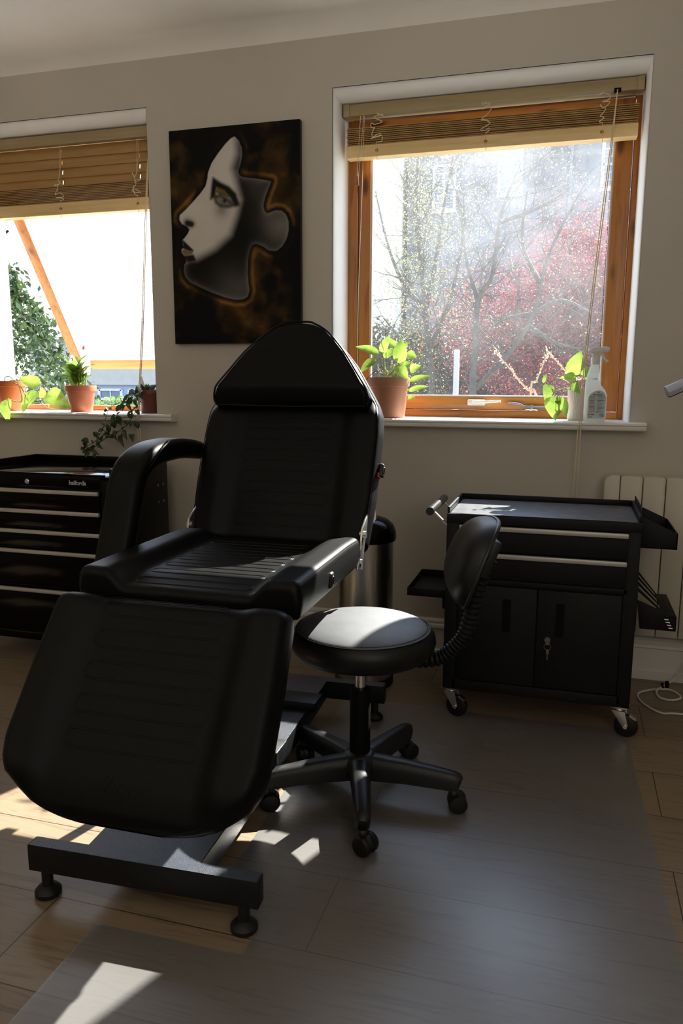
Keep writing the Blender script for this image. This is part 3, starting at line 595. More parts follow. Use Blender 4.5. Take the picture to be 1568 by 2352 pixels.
# ------------------------------------------------------------------ treatment chair
def cushion(name, mat, parent, M4, Lg, hw, top, bot, r=.028, rb=.016, nu=46, nv=60, rend=.03, lens=None):
    """closed padded slab: length along y 0..Lg, half width hw(y), upper surface top(x,y), underside at bot"""
    vs = []
    for i in range(10): vs.append(rend*(1-math.cos(PI/2*i/10)))
    for i in range(nv+1): vs.append(rend+(Lg-2*rend)*i/nv)
    for i in range(9, -1, -1): vs.append(Lg-rend*(1-math.cos(PI/2*i/10)))
    g = G(); rings = []
    for v in vs:
        e = min(v, Lg-v); ins = rend-math.sqrt(max(0, rend*rend-(rend-e)**2)) if e < rend else 0
        h = max(.02, hw(v)-ins*.55); rr = min(r, h*.6); sec = []
        for j in range(nu+1):
            x = -(h-rr)+2*(h-rr)*j/nu; sec.append((x, top(x, v)-ins))
        zt = sec[-1][1]
        for a in range(80, -1, -16): sec.append((h-rr+rr*math.cos(R(a)), zt-rr+rr*math.sin(R(a))))
        zb = bot+ins*.6
        for q in (.3, .65): sec.append((h+.004*math.sin(PI*q), zt-rr+(zb+rb-zt+rr)*q))
        for a in range(0, 91, 30): sec.append((h-rb+rb*math.cos(R(a)), zb+rb-rb*math.sin(R(a))))
        lb = [(-x, z) for x, z in sec[nu+1:]][::-1]
        zl = sec[0][1]
        sec = sec+lb
        rings.append([g.bm.verts.new(M4 @ Vector((x, v, z))) for x, z in sec])
    m = len(rings[0])
    for A, B in zip(rings, rings[1:]):
        for j in range(m): g.bm.faces.new((A[j], A[(j+1) % m], B[(j+1) % m], B[j]))
    g.bm.faces.new(rings[0]); g.bm.faces.new(rings[-1][::-1])
    return g.build(name, mat, parent, angle=60)
def stadiums(parent, M4, rows, x0, x1, half, top, name='stitching'):
    g = G()
    for yc in rows:
        for off in (0, .0045):
            h = half-off; pts = []
            for k in range(13): a = R(-90+180*k/12); pts.append((x1-half+h*math.cos(a), yc+h*math.sin(a)))
            n = 24
            for k in range(1, n): pts.append((x1-half-(x1-x0-2*half)*k/n, yc+h))
            for k in range(13): a = R(90+180*k/12); pts.append((x0+half+h*math.cos(a), yc+h*math.sin(a)))
            for k in range(1, n): pts.append((x0+half+(x1-x0-2*half)*k/n, yc-h))
            g.tube([M4 @ Vector((x, y, top(x, y)-.0001)) for x, y in pts], .0010, 5, closed=True)
    return g.build(name, 'leather_edge', parent, angle=180)

ch = thing('treatment_chair', 'black leather reclining treatment chair with its leg rest lowered', 'chair', (-.803, -1.69, 0), .010)
HW = .267
def bol(x, xc, w, hgt): return hgt*sstep(xc, xc+w, abs(x))
# seat
sM = Matrix.Translation((.003, .222, 0))
def seat_top(x, y): return .646+bol(x, .150, .055, .028)*(1-.15*sstep(.40, .53, y))-.010*math.exp(-((y-.02)/.05)**2)*(1-sstep(.15, .2, abs(x)))
cushion('seat', 'leather', ch, sM, .535, lambda y: HW+.003, seat_top, .585, r=.020, rend=.022)
stadiums(ch, sM, [.052+.068*i for i in range(7)], -.146, .146, .0185, seat_top, 'seat_stitching')
for s in (-1, 1):
  for x, dz in ((HW-.002, .0), (HW-.013, .004)):
    g = G(); g.tube([sM @ Vector((s*x, y, seat_top(HW-.02, y)-.0065+dz)) for y in [.02+.0165*i for i in range(31)]], .0013, 5); g.build('piping', 'leather_edge', ch)
for s in (-1, 1):
    g = G(); g.tube(smooth_path([sM @ Vector((s*(HW-.002), .022, .664)), sM @ Vector((s*(HW+.003), .010, .65)), sM @ Vector((s*(HW+.003), .006, .60))]), .0013, 5); g.build('piping', 'leather_edge', ch)
# back rest
tb = Vector((0, .4146, .910)); nb = Vector((0, -.910, .4146))
BX = .050
bM = frame_mat(Vector((.004, .7987, .6778))-tb*BX, (1, 0, 0), tb, nb)
btab = [(0, .268), (.10, .278), (.30, .279), (.36, .274), (.40, .258), (.44, .234), (.53, .176), (.58, .134), (.61, .100), (.632, .062), (.645, .03)]
def back_top(x, y): return -.020+bol(x, .150, .060, .022)*(1-sstep(.34+BX, .42+BX, y))+.006*math.exp(-(x/.12)**2)
btab = [(a_+BX if a_ > 0 else 0, b_) for a_, b_ in btab]
cushion('backrest', 'leather', ch, bM, .645+BX, lambda y: interp(btab, y), back_top, -.085, r=.026, rend=.026)
stadiums(ch, bM, [BX+.0225+.0675*i for i in range(6)]+[BX+.350], -.150, .142, .0195, back_top, 'back_stitching')
for s in (-1, 1):
    g = G(); g.tube(smooth_path([bM @ Vector((s*(interp(btab, y)-.004), y, back_top(interp(btab, y)-.03, y)-.008)) for y in (.03, .1, .2, .3, .36+BX, .40+BX, .44+BX, .53+BX, .60+BX)]), .0013, 5); g.build('piping', 'leather_edge', ch)
# head pillow
pM = frame_mat((.004, .7987, .6778), (1, 0, 0), tb, nb) @ Matrix.Translation((-.003, .366, .012))
ptab = [(0, .236), (.012, .248), (.03, .249), (.06, .236), (.165, .164), (.215, .122), (.245, .090), (.262, .06), (.272, .03)]
def pil_top(x, y): return .030*sstep(0, .06, y)+.010+.006*math.exp(-((x)/.14)**2)-.012*sstep(.14, .27, y)
cushion('head_pillow', 'leather', ch, pM, .272, lambda y: interp(ptab, y), pil_top, -.025, r=.022, rend=.024)
g = G(); loop = []
for s in (1, -1):
    ys = [.008, .02, .04, .06, .11, .165, .215, .245, .262, .270]
    if s < 0: ys = ys[::-1]
    for y in ys: loop.append(pM @ Vector((s*(interp(ptab, y)-.003), y, pil_top(interp(ptab, y)-.02, y)-.004)))
lp = smooth_path(loop, 3); g.tube(lp, .0032, 8); g.tube([pM @ Vector((.236, .006, .004)), pM @ Vector((0, .002, .004)), pM @ Vector((-.236, .006, .004))], .0028, 8)
g.build('pillow_piping', 'leather_edge', ch)
# leg rest
tl = Vector((0, .598, .8015)); nl = Vector((0, -.8015, .598))
lM = frame_mat((-.003, .222-.062-.465*.598, .640-.465*.8015), (1, 0, 0), tl, nl)
ltab = [(0, .10), (.004, .135), (.012, .17), (.024, .20), (.045, .230), (.07, .262), (.10, .278), (.14, .286), (.30, .282), (.465, .272)]
def leg_top(x, y): return -.020+bol(x, .155, .055, .022)*sstep(.0, .09, y)-.012*math.exp(-(y/.05)**2)
cushion('leg_rest', 'leather', ch, lM, .465, lambda y: interp(ltab, y), leg_top, -.085, r=.026, rend=.03)
stadiums(ch, lM, [.155+.0705*i for i in range(5)], -.155, .148, .021, leg_top, 'leg_stitching')
# embossed script on the leg rest
fc = bpy.data.curves.new('t', 'FONT'); fc.body = 'Zhuoli'; fc.size = .052; fc.shear = .45; fc.align_x = 'CENTER'; fc.extrude = .0004; fc.offset = -.0006
fo = bpy.data.objects.new('t', fc); COL.objects.link(fo)
bpy.context.view_layer.update()
me = bpy.data.meshes.new_from_object(fo.evaluated_get(bpy.context.evaluated_depsgraph_get())); bpy.data.objects.remove(fo)
for vv in me.vertices:
    x, y, z = vv.co; y2 = y+.055; vv.co = lM @ Vector((x-.005, y2, leg_top(x, y2)+.0003+z))
me.name = 'embossed_script'; part(link('embossed_script', me, 'leather', ch, smooth=False), 'faint script embossed at the foot of the leg rest')
# arm rest (left)
ap = [(-.335, .455, .555), (-.335, .490, .64), (-.333, .530, .745), (-.332, .556, .815), (-.331, .595, .862), (-.330, .665, .888), (-.328, .760, .896), (-.326, .860, .892), (-.325, .955, .876)]
g = G(); sp = smooth_path(ap, 7); k = len(sp)
rs = [1-.10*sstep(.8, 1, i/k) for i in range(k)]; rs[0] = .80; rs[1] = .95; rs[-1] = .55; rs[-2] = .8
g.tube(sp, rs, sect=rrect(.098, .060, .022, 5), up=(0, -1, .4)); ar = g.build('armrest', 'leather', ch, angle=70)
for sx in (-1, 1):
    g = G(); q = []
    for i in range(1, k-2):
        t = (sp[i+1]-sp[i-1]).normalized(); w = Vector((1, 0, 0)); u = w.cross(t); u = u if u.z > 0 or u.y < 0 else -u
        q.append(sp[i]+w*(sx*.041*rs[i])+u*.019*rs[i])
    g.tube(q, .0014, 5); g.build('piping', 'leather_edge', ar)
g = G(); g.box((-.325, .46, .56), (-.262, .50, .60), .004); g.cyl((-.27, .48, .58), (-.20, .48, .58), .012); g.build('arm_bracket', 'base_steel', ar)
# hinge brackets and sockets
for s in (-1, 1):
    x = .269 if s > 0 else -.263
    g = G(); g.prism([(.715, .585), (.770, .572), (.790, .630), (.812, .668), (.935, .690), (.905, .752), (.880, .748), (.800, .708), (.770, .690), (.752, .640)], ((0, 1, 0), (0, 0, 1), (1, 0, 0)), (x, 0, 0), .006, .0015)
    g.cyl((x-.004, .778, .672), (x+.014, .778, .672), .010, n=14); g.cyl((x-.002, .752, .600), (x+.010, .752, .600), .007, n=12)
    part(g.build('hinge_bracket', 'zinc', ch), 'scuffed steel hinge plate')
for o, ax in (((.2675, .455, .622), (0, 0, 1)), (bM @ Vector((.282, .195+BX, -.045)), tb)):
    ax = Vector(ax); q = Vector((1, 0, 0)); M4 = frame_mat(o, ax.cross(q), ax, q)
    g = G(); g.box((-.013, -.020, -.002), (.013, .020, .014), .006, 3, M4=M4); sk = g.build('armrest_socket', 'plastic', ch)
    g = G(); g.box((-.015, -.023, -.003), (.015, -.008, .004), .003, M4=M4); g.build('socket_ring', 'red', sk)
    g = G(); g.tube([M4 @ Vector((a_*.6, b_, .0145)) for a_, b_ in rrect(.014, .02, .006, 4)], .0012, 5, closed=True); g.build('socket_slot', 'grip', sk)
# carriage under the seat
g = G(); g.box((-.20, .26, .545), (.20, .30, .586), .003); g.box((-.20, .70, .545), (.20, .74, .586), .003); g.box((-.20, .30, .55), (-.165, .70, .584), .003); g.box((.165, .30, .55), (.20, .70, .584), .003)
g.build('seat_frame', 'base_steel', ch)
g = G(); M4 = frame_mat((.004, .7987, .6778), (1, 0, 0), tb, nb)
g.box((-.2, .0, -.115), (-.165, .40, -.084), .003, M4=M4); g.box((.165, .0, -.115), (.2, .40, -.084), .003, M4=M4); g.box((-.2, .40, -.115), (.2, .435, -.084), .003, M4=M4)
g.build('back_frame', 'base_steel', ch)
g = G(); g.box((-.13, .16, -.105), (-.10, .46, -.084), .003, M4=lM); g.box((.10, .16, -.105), (.13, .46, -.084), .003, M4=lM); g.box((-.13, .16, -.105), (.13, .19, -.084), .003, M4=lM)
g.build('leg_frame', 'base_steel', ch)
# base: two cross bars joined by a broad plate, turned a little under the cushions
bR = Matrix.Rotation(R(1.9), 4, 'Z')
g = G()
outl = [(-.258, -.012), (.262, -.012), (.262, .022), (.128, .022), (.128, 1.02), (.32, 1.02), (.32, 1.055), (-.32, 1.055), (-.32, 1.02), (-.132, 1.02), (-.132, .022), (-.258, .022)]
g.prism(outl, ((1, 0, 0), (0, 1, 0), (0, 0, 1)), (0, 0, .062), .060, .0025)
bs = g.build('base_frame', 'base_steel', ch, angle=30); bs.matrix_local = bR
g = G(); g.prism([(x*.985, y+(.0015 if y < .01 else -.0015)) for x, y in outl], ((1, 0, 0), (0, 1, 0), (0, 0, 1)), (0, 0, .1216), .0008); part(g.build('sky_tint_sheet', 'sky_toned_steel', bs, angle=30), 'black top face tinted blue for the sky reflection')
for x, y in ((-.225, .005), (.225, .005), (-.285, 1.037), (.285, 1.037)):
    g = G(); g.lathe([(0, 0), (.024, 0), (.028, .004), (.028, .012), (.020, .021), (.012, .025), (.012, .064), (0, .064)], 24)
    f = g.build('levelling_foot', 'rubber', ch); f.matrix_local = bR @ Matrix.Translation((x, y, 0))
g = G()
for s in (-1, 1):
    g.tube([(s*.055-.05, .50, .13), (s*.055-.05, .36, .56)], .018, sect=rrect(2, 1.4, .3, 3), up=(1, 0, 0)); g.tube([(s*.055-.05, .82, .13), (s*.055-.05, .66, .56)], .018, sect=rrect(2, 1.4, .3, 3), up=(1, 0, 0))
g.box((-.13, .46, .12), (.13, .54, .15), .004); g.box((-.13, .78, .12), (.13, .86, .15), .004)
g.build('lift_arms', 'base_steel', ch)
g = G(); g.cyl((0, .80, .15), (0, .45, .50), .026); g.cyl((0, .62, .33), (0, .36, .575), .016); g.build('actuator', 'plastic', ch)

# ------------------------------------------------------------------ round stool
st = thing('swivel_stool', 'black round swivel stool with padded back on five castors', 'stool', (-.488, -1.112, 0), 0)
CX = Vector((.003, .012, 0))
sc_ = [(0, .394), (.145, .394), (.168, .399), (.184, .415), (.1895, .433), (.187, .450), (.179, .4615), (.1725, .467), (.170, .4657), (0, .464)]
g = G(); g.lathe(sc_, 72, c=CX); seat = g.build('seat', 'stool_leather', st, angle=50)
g = G(); g.lathe([(.1720, .4662), (.1685, .4690), (.155, .4755), (.13, .4825), (.10, .488), (.06, .4925), (0, .495)], 72, c=CX); part(g.build('seat_top', 'sun_toned_vinyl', seat, angle=80), 'black top panel greyed to carry the sunlight')
g = G(); g.tube([CX+Vector((.1735*math.cos(a), .1735*math.sin(a), .4668)) for a in [2*PI*i/96 for i in range(96)]], .0017, 6, closed=True)
g.tube([CX+Vector((.1665*math.cos(a), .1665*math.sin(a), .4708)) for a in [2*PI*i/96 for i in range(96)]], .0006, 4, closed=True); g.build('piping', 'leather_edge', seat)
g = G(); g.box((-.08, -.08, .382), (.10, .10, .395), .004); g.box((-.045, -.045, .36), (.055, .055, .384), .006); g.build('seat_plate', 'matt_black', st)
g = G(); g.cyl((0, 0, .28), (0, 0, .372), .0145, n=24); part(g.build('gas_lift', 'chrome', st), 'shiny chrome gas lift')
g = G(); g.lathe([(.0, .075), (.027, .075), (.0275, .16), (.0265, .30), (.024, .306), (.014, .306)], 32); g.build('column_sleeve', 'matt_black', st)
g = G()
ANG = [-73.5, -.5, 72.5, 144.5, 212]
g.lathe([(0, .070), (.045, .070), (.052, .082), (.050, .108), (.040, .124), (.030, .130), (0, .130)], 40)
hub = g.build('hub', 'plastic', st)
for a in ANG:
    d = Vector((math.cos(R(a)), math.sin(R(a)), 0)); g = G()
    pts = [d*.02+Vector((0, 0, .092)), d*.06+Vector((0, 0, .092)), d*.12+Vector((0, 0, .092)), d*.20+Vector((0, 0, .088)), d*.245+Vector((0, 0, .085)), d*.262+Vector((0, 0, .083)), d*.270+Vector((0, 0, .080))]
    sec = [(-.5, -.62), (.5, -.62), (.56, .1), (.42, .50), (.22, .62), (-.22, .62), (-.42, .5), (-.56, .1)]
    g.tube(pts, [.052, .050, .045, .040, .037, .033, .022], sect=sec, up=(0, 0, 1)); g.build('spoke', 'plastic', hub, angle=50)
def castor(parent, x, y, ang, ztop):
    M4 = Matrix.Translation((x, y, 0)) @ Matrix.Rotation(R(ang), 4, 'Z')
    c = None
    g = G(); g.cyl(M4 @ Vector((0, 0, .045)), M4 @ Vector((0, 0, ztop)), .0065, n=12)
    hood = []
    for k in range(11): a = R(-12+200*k/10); hood.append((.0215*math.cos(a), .0215*math.sin(a)))
    g.prism([(p[0]+.010, p[1]+.026) for p in hood]+[(-.012, .018), (.028, .018)], (M4.col[0].xyz, (0, 0, 1), -M4.col[1].xyz), M4 @ Vector((0, .0075, 0)), .015, .002)
    g.lathe([(0, .047), (.0135, .047), (.0135, .056), (.011, .060), (0, .060)], 16, M4)
    c = g.build('castor', 'plastic', parent)
    for s in (-1, 1):
        q = G(); W = M4 @ Matrix.Translation((.010, s*.0155, .0248)) @ Matrix.Rotation(R(-90*s), 4, 'X')
        q.lathe([(0, -.0085), (.020, -.0085), (.0245, -.006), (.0248, .003), (.022, .0075), (.012, .0098), (0, .0105)], 28, W); q.build('wheel', 'rubber', c)
for a, w in zip(ANG, (-25, 15, 40, -60, 25)): castor(st, .252*math.cos(R(a)), .252*math.sin(R(a)), w, .075)
# stool back
dv = Vector((.955, .295, 0)).normalized(); sv = Vector((-dv.y, dv.x, 0)); lean = R(21)
up_ = (Vector((0, 0, 1))*math.cos(lean)+dv*math.sin(lean)).normalized(); nrm = sv.cross(up_)
if nrm.dot(dv) > 0: nrm = -nrm
pc0 = CX+dv*.292+Vector((0, 0, .642))
g = G(); nu, nv = 30, 26; hw_, hh = .138, .118
def padz(u, v):
    e = (abs(u)**3.2+abs(v)**3.2)
    return .056*math.sqrt(max(0, 1-e**1.5)) if e < 1 else 0
ring = 48
def pad_pt(f, a, front):
    ca, sa = math.cos(a), math.sin(a); q = (abs(ca)**2.5+abs(sa)**2.5)**(-1/2.5)
    u, v = f*ca*q, f*sa*q; bend = .028*(u*u)*hw_/.152
    t = .060*(1-f**3.2)**.55 if front else -.010*(1-f**6)
    return pc0+sv*(u*hw_*(1-.06*v))+up_*(v*hh)+nrm*(bend+t)
def pad(front, fs):
    g = G(); rows = []
    for f in fs:
        if f == 0: rows.append([g.bm.verts.new(pad_pt(0, 0, front))])
        else: rows.append([g.bm.verts.new(pad_pt(f, 2*PI*j/ring, front)) for j in range(ring)])
    for A, B in zip(rows, rows[1:]):
        for j in range(ring):
            if len(A) == 1: g.bm.faces.new((A[0], B[j], B[(j+1) % ring]))
            else: g.bm.faces.new((A[j], B[j], B[(j+1) % ring], A[(j+1) % ring]))
    return g
fs = [0, .2, .4, .6, .72, .82, .9, .95, .98, .995, 1]
bk = pad(True, fs).build('back_cushion', 'stool_leather', st, angle=80)
g = pad(False, [0, .3, .6, .85, .95, 1]); bp = g.build('back_plate', 'plastic', st, angle=80)
g = G(); g.tube([pad_pt(1.0, 2*PI*j/72, True)-nrm*.003 for j in range(72)], .0055, 8, closed=True); g.build('edge_trim', 'plastic', bk)
cpt = lambda r_, z, s_=0: CX+dv*r_+Vector((0, 0, z))+sv*s_
path = smooth_path([cpt(.07, .378), cpt(.14, .376), cpt(.20, .382), cpt(.235, .408), cpt(.262, .440), cpt(.278, .49), cpt(.290, .55), cpt(.308, .61), cpt(.325, .65)], 12)
g = G(); k = len(path); g.tube(path, [.0165+.0045*(1 if i % 3 else 0) for i in range(k)], 18); g.build('bellows_arm', 'rubber', st, angle=25)
g = G(); W = frame_mat(pc0+up_*.02-nrm*.012, sv, up_, nrm); g.box((-.035, -.05, -.022), (.035, .05, .006), .006, M4=W); g.build('back_mount', 'plastic', st)

# ------------------------------------------------------------------ pedal bin
bn = thing('pedal_bin', 'steel pedal bin with black domed lid behind the stool', 'bin', (-.678, -.338, 0))
g = G(); g.lathe([(0, .02), (.100, .02), (.101, .024), (.101, .545), (0, .545)], 56); g.build('body', 'steel', bn)
g = G(); g.lathe([(0, 0), (.104, 0), (.107, .004), (.107, .030), (.103, .034), (.0, .034)], 56); bs_ = g.build('base_ring', 'rubber', bn)
g = G(); g.lathe([(.100, .536), (.109, .538), (.111, .548), (.109, .570), (.100, .592), (.080, .610), (.05, .620), (0, .624)], 56); g.build('lid', 'gloss_black', bn)
g = G(); g.box((-.025, -.150, .012), (.025, -.095, .020), .004); g.build('pedal', 'plastic', bn)

# ------------------------------------------------------------------ right trolley
tr = thing('tool_trolley', 'black two-drawer tool trolley with side handle, right of the stool', 'trolley', (-.065, -.56, 0))
X0, X1, D = -.290, .290, .33
g = G()
g.box((X0, .004, .10), (X0+.040, D, .672), .002); g.box((X1-.040, .004, .10), (X1, D, .672), .002); g.box((X0, D-.01, .10), (X1, D, .672), .002)
g.box((X0+.03, .004, .10), (X1-.03, D-.005, .135), .002); g.box((X0+.03, .004, .462), (X1-.03, D-.005, .478), .001); g.box((X0+.03, .012, .130), (X1-.03, .02, .66))
g.build('carcass', 'powder', tr, angle=30)
g = G(); th_ = .010
g.box((X0, 0, .655), (X1, D, .684), .001)
g.prism([(X0+.03, .684), (X1-.03, .684), (X1-.045, .686), (X0+.045, .686)], ((1, 0, 0), (0, 0, 1), (0, 1, 0)), (0, 0, 0), .006)
for p in ([(X0, .012), (X0+.008, .012), (X0+.008, D), (X0, D)], [(X1-.008, .012), (X1, .012), (X1, D), (X1-.008, D)], [(X0+.008, D-.008), (X1-.008, D-.008), (X1-.008, D), (X0+.008, D)]):
    g.prism(p, ((1, 0, 0), (0, 1, 0), (0, 0, 1)), (0, 0, .684), .020, .0012)
tt_ = g.build('top_tray', 'powder', tr, angle=30)
g = G(); g.box((X0+.010, .008, .6835), (X1-.010, D-.010, .6855), .0006); g.build('sun_toned_tray', 'sun_toned_tray', tt_)  # thin sheet added to carry the lighter sunlit tone of the tray
for z0, z1 in ((.572, .652), (.484, .566)):
    g = G(); g.box((X0+.042, -.004, z0), (X1-.036, .012, z1), .002); g.box((X0+.05, .012, z0+.01), (X1-.045, D-.03, z1-.02)); dr = g.build('drawer', 'powder', tr, angle=30)
    g = G(); g.box((X0+.042, -.016, z1-.015), (X1-.036, -.003, z1), .003); part(g.build('drawer_pull', 'alu', dr), 'pale aluminium drawer pull')
for a, b_, hx in ((X0+.045, -.0015, -.093), (.0015, X1-.042, .070)):
    g = G(); g.box((a, -.002, .140), (b_, .012, .458), .002); dd = g.build('door', 'powder', tr, angle=30)
    g = G(); g.prism(rrect(.026, .108, .006, 3), ((1, 0, 0), (0, 0, 1), (0, 1, 0)), (hx, -.0032, .366), .003); g.build('recessed_grip', 'matt_black', dd)
g = G(); W = Matrix.Translation((.036, -.002, .300)) @ Matrix.Rotation(R(90), 4, 'X'); g.lathe([(0, 0), (.010, 0), (.010, .004), (.0085, .007), (0, .007)], 24, W); lk = g.build('lock', 'lock_metal', dd)
g = G(); g.prism(rrect(.012, .014, .005, 3), ((1, 0, 0), (0, 0, 1), (0, 1, 0)), (.037, -.0125, .292), .0025); g.tube([(.037+.0105*math.cos(a), -.0135, .281+.0105*math.sin(a)) for a in [2*PI*i/24 for i in range(24)]], .0009, 5, closed=True)
g.prism(rrect(.009, .016, .003, 3), ((1, 0, 0), (0, 0, 1), (0, 1, 0)), (.038, -.0145, .264), .002); g.box((.0365, -.0145, .238), (.0395, -.0125, .258))
part(g.build('key', 'lock_metal', lk), 'key and spare on a split ring')
for x, y, a in ((X0+.026, .030, -18), (X1-.026, .030, -14), (X0+.026, D-.04, 20), (X1-.026, D-.04, 60)):
    W = Matrix.Translation((x, y, 0)) @ Matrix.Rotation(R(a), 4, 'Z')
    g = G(); g.box((-.026, -.022, .094), (.026, .022, .100), .001, M4=W); g.lathe([(0, .084), (.017, .084), (.019, .089), (.017, .094), (0, .094)], 20, W)
    for s in (-1, 1):
        g.prism([(-.022, .084), (.018, .084), (.030, .040), (.024, .030), (.014, .034)], (W.col[0].xyz, (0, 0, 1), -W.col[1].xyz), W @ Vector((0, s*.014+.001, 0)), .002, .0005)
    cs = g.build('castor_fork', 'zinc', tr, angle=30)
    g = G(); Wh = W @ Matrix.Translation((.022, 0, .0365)) @ Matrix.Rotation(R(90), 4, 'X')
    g.lathe([(0, -.0115), (.030, -.0115), (.035, -.008), (.0365, 0), (.035, .008), (.030, .0115), (0, .0115)], 32, Wh); g.build('wheel', 'rubber', cs)
    g = G(); g.cyl(W @ Vector((.022, -.018, .0365)), W @ Vector((.022, .018, .0365)), .006, n=12); g.build('axle', 'chrome', cs)
    if y < .1: g = G(); g.prism([(.030, .070), (.052, .060), (.053, .063), (.032, .075)], (W.col[0].xyz, (0, 0, 1), -W.col[1].xyz), W @ Vector((0, .010, 0)), .020, .0008); g.build('brake', 'zinc', cs)
g = G(); g.cyl((X0-.062, .045, .680), (X0-.062, .345, .680), .0135, n=20); hb = g.build('push_handle', 'grip', tr)
for y in (.085, .30): g = G(); g.tube([(X0-.058, y, .676), (X0-.02, y, .640), (X0+.002, y, .618)], .0055, 8, sect=rrect(2.2, 1.2, .3, 3)); g.build('handle_bracket', 'zinc', hb)
def tray(name, x0, x1, y0, y1, z0, h):
    g = G(); g.box((x0, y0, z0), (x1, y1, z0+.003)); t_ = .003
    for lo, hi in (((x0, y0, z0), (x0+t_, y1, z0+h)), ((x1-t_, y0, z0), (x1, y1, z0+h)), ((x0, y0, z0), (x1, y0+t_, z0+h)), ((x0, y1-t_, z0), (x1, y1, z0+h))): g.box(lo, hi, .0008)
    return g
g = tray('s', X0-.138, X0-.004, .075, .345, .385, .027); g.box((X0-.02, .085, .345), (X0-.001, .10, .412), .001); g.box((X0-.02, .30, .345), (X0-.001, .315, .412), .001); g.build('side_shelf', 'powder', tr, angle=30)
g = G()
for y in (.06, .325): g.prism([(X1+.001, .598), (X1+.108, .598), (X1+.108, .647), (X1+.003, .694)], ((1, 0, 0), (0, 0, 1), (0, 1, 0)), (0, y, 0), .003, .0008)
g.box((X1+.001, .06, .598), (X1+.108, .328, .601)); g.box((X1+.105, .06, .598), (X1+.108, .328, .647)); g.box((X1+.0005, .06, .598), (X1+.0035, .328, .720)); g.build('side_bin', 'powder', tr, angle=30)
g = G()
g.box((X1+.001, .05, .335), (X1+.006, .33, .490), .001)
z = .388; xs = [X1+.03, X1+.062, X1+.118]
g.box((X1+.085, .06, z-.003), (X1+.122, .33, z), .0005); g.box((X1+.119, .06, .343), (X1+.122, .33, z), .0005)
g.prism([(X1+.018, .343), (X1+.122, .343), (X1+.122, .388), (X1+.005, .435)], ((1, 0, 0), (0, 0, 1), (0, 1, 0)), (0, .06, 0), .003, .0005)
for y0, y1 in ((.10, .118), (.17, .188), (.24, .258), (.312, .33)): g.prism([(X1+.005, .455+(y0-.1)*.12), (X1+.09, z-.004), (X1+.09, z), (X1+.005, .466+(y0-.1)*.12)], ((1, 0, 0), (0, 0, 1), (0, 1, 0)), (0, y0, 0), y1-y0)
rk = g.build('tool_rack', 'powder', tr, angle=30)
for i in range(4): g = G(); g.tube([(X1+.093+.0045*i-.006, .0592, .379-.0088*i), (X1+.093+.0045*i+.006, .0592, .3785-.0088*i)], .0022, 6); part(g.build('rack_slot', 'zinc', rk), 'pale bar painted as light through a punched slot')  # pale metal bars stand for light seen through the slots
for i in range(6): g = G(); g.lathe([(0, 0), (.004, 0), (.004, .0006), (0, .0006)], 12, c=(X1+.103, .09+.04*i, z)); g.build('rack_hole', 'matt_black', rk)

# ------------------------------------------------------------------ left tool chest
tc_ = thing('tool_chest', 'glossy black tool chest with five silver drawer pulls under the left window', 'tool chest', (-1.905, -.52, 0))
X0, X1, D = -.345, .30, .44
g = G(); g.box((X0, .006, .10), (X1, D, .735), .003); g.box((X0-.0, .0, .10), (X0+.035, .01, .74), .002); g.box((X1-.035, .0, .10), (X1, .01, .74), .002); g.box((X0+.03, -.001, .09), (X1-.03, .01, .125), .002); g.box((X0+.03, -.001, .696), (X1-.03, .012, .742), .002)
g.build('carcass', 'gloss_black', tc_, angle=30)
g = G(); g.box((X0, 0, .732), (X1, D, .745), .001)
for p in ([(X0, .02), (X0+.012, .03), (X0+.012, D), (X0, D)], [(X1-.012, .03), (X1, .02), (X1, D), (X1-.012, D)], [(X0+.012, D-.012), (X1-.012, D-.012), (X1-.012, D), (X0+.012, D)]):
    g.prism(p, ((1, 0, 0), (0, 1, 0), (0, 0, 1)), (0, 0, .742), .031, .002)
g.prism([(X0+.012, .0), (X1-.012, 0), (X1-.012, .008), (X0+.012, .008)], ((1, 0, 0), (0, 1, 0), (0, 0, 1)), (0, 0, .742), .010, .002)
tt_ = g.build('top_tray', 'gloss_black', tc_, angle=30)
g = G(); g.box((X0+.013, .009, .7445), (X1-.013, D-.013, .7465), .0006); g.build('tray_plate', 'chest_top', tt_)
zt = [.690, .612, .533, .455, .302]; zb = [.618, .540, .461, .310, .130]
for a, b_ in zip(zt, zb):
    g = G(); g.box((X0+.036, -.006, b_), (X1-.034, .012, a), .003); dr = g.build('drawer', 'gloss_black', tc_, angle=30)
    g = G(); g.box((X0+.036, -.018, a-.015), (X1-.034, -.005, a), .003); part(g.build('drawer_pull', 'alu', dr), 'silver drawer pull')
    g = G(); g.box((X0+.036, -.0085, b_+.001), (X1-.034, -.005, b_+.005), .001); g.build('drawer_lip', 'gloss_black', dr)
g = G(); W = Matrix.Translation((-.045, -.001, .717)) @ Matrix.Rotation(R(90), 4, 'X'); g.lathe([(0, 0), (.010, 0), (.010, .005), (.007, .008), (0, .008)], 24, W); g.build('lock', 'chrome', tc_)
fc = bpy.data.curves.new('t', 'FONT'); fc.body = 'halfords'; fc.size = .0225; fc.align_x = 'CENTER'; fc.extrude = .0004; fc.offset = .0006
fo = bpy.data.objects.new('t', fc); COL.objects.link(fo); bpy.context.view_layer.update()
me = bpy.data.meshes.new_from_object(fo.evaluated_get(bpy.context.evaluated_depsgraph_get())); bpy.data.objects.remove(fo)
for vv in me.vertices: x, y, z_ = vv.co; vv.co = (.173+x, -.0018-z_, .712+y)
me.name = 'lettering'; part(link('lettering', me, 'logo', tc_, smooth=False), 'small silver lettering halfords')
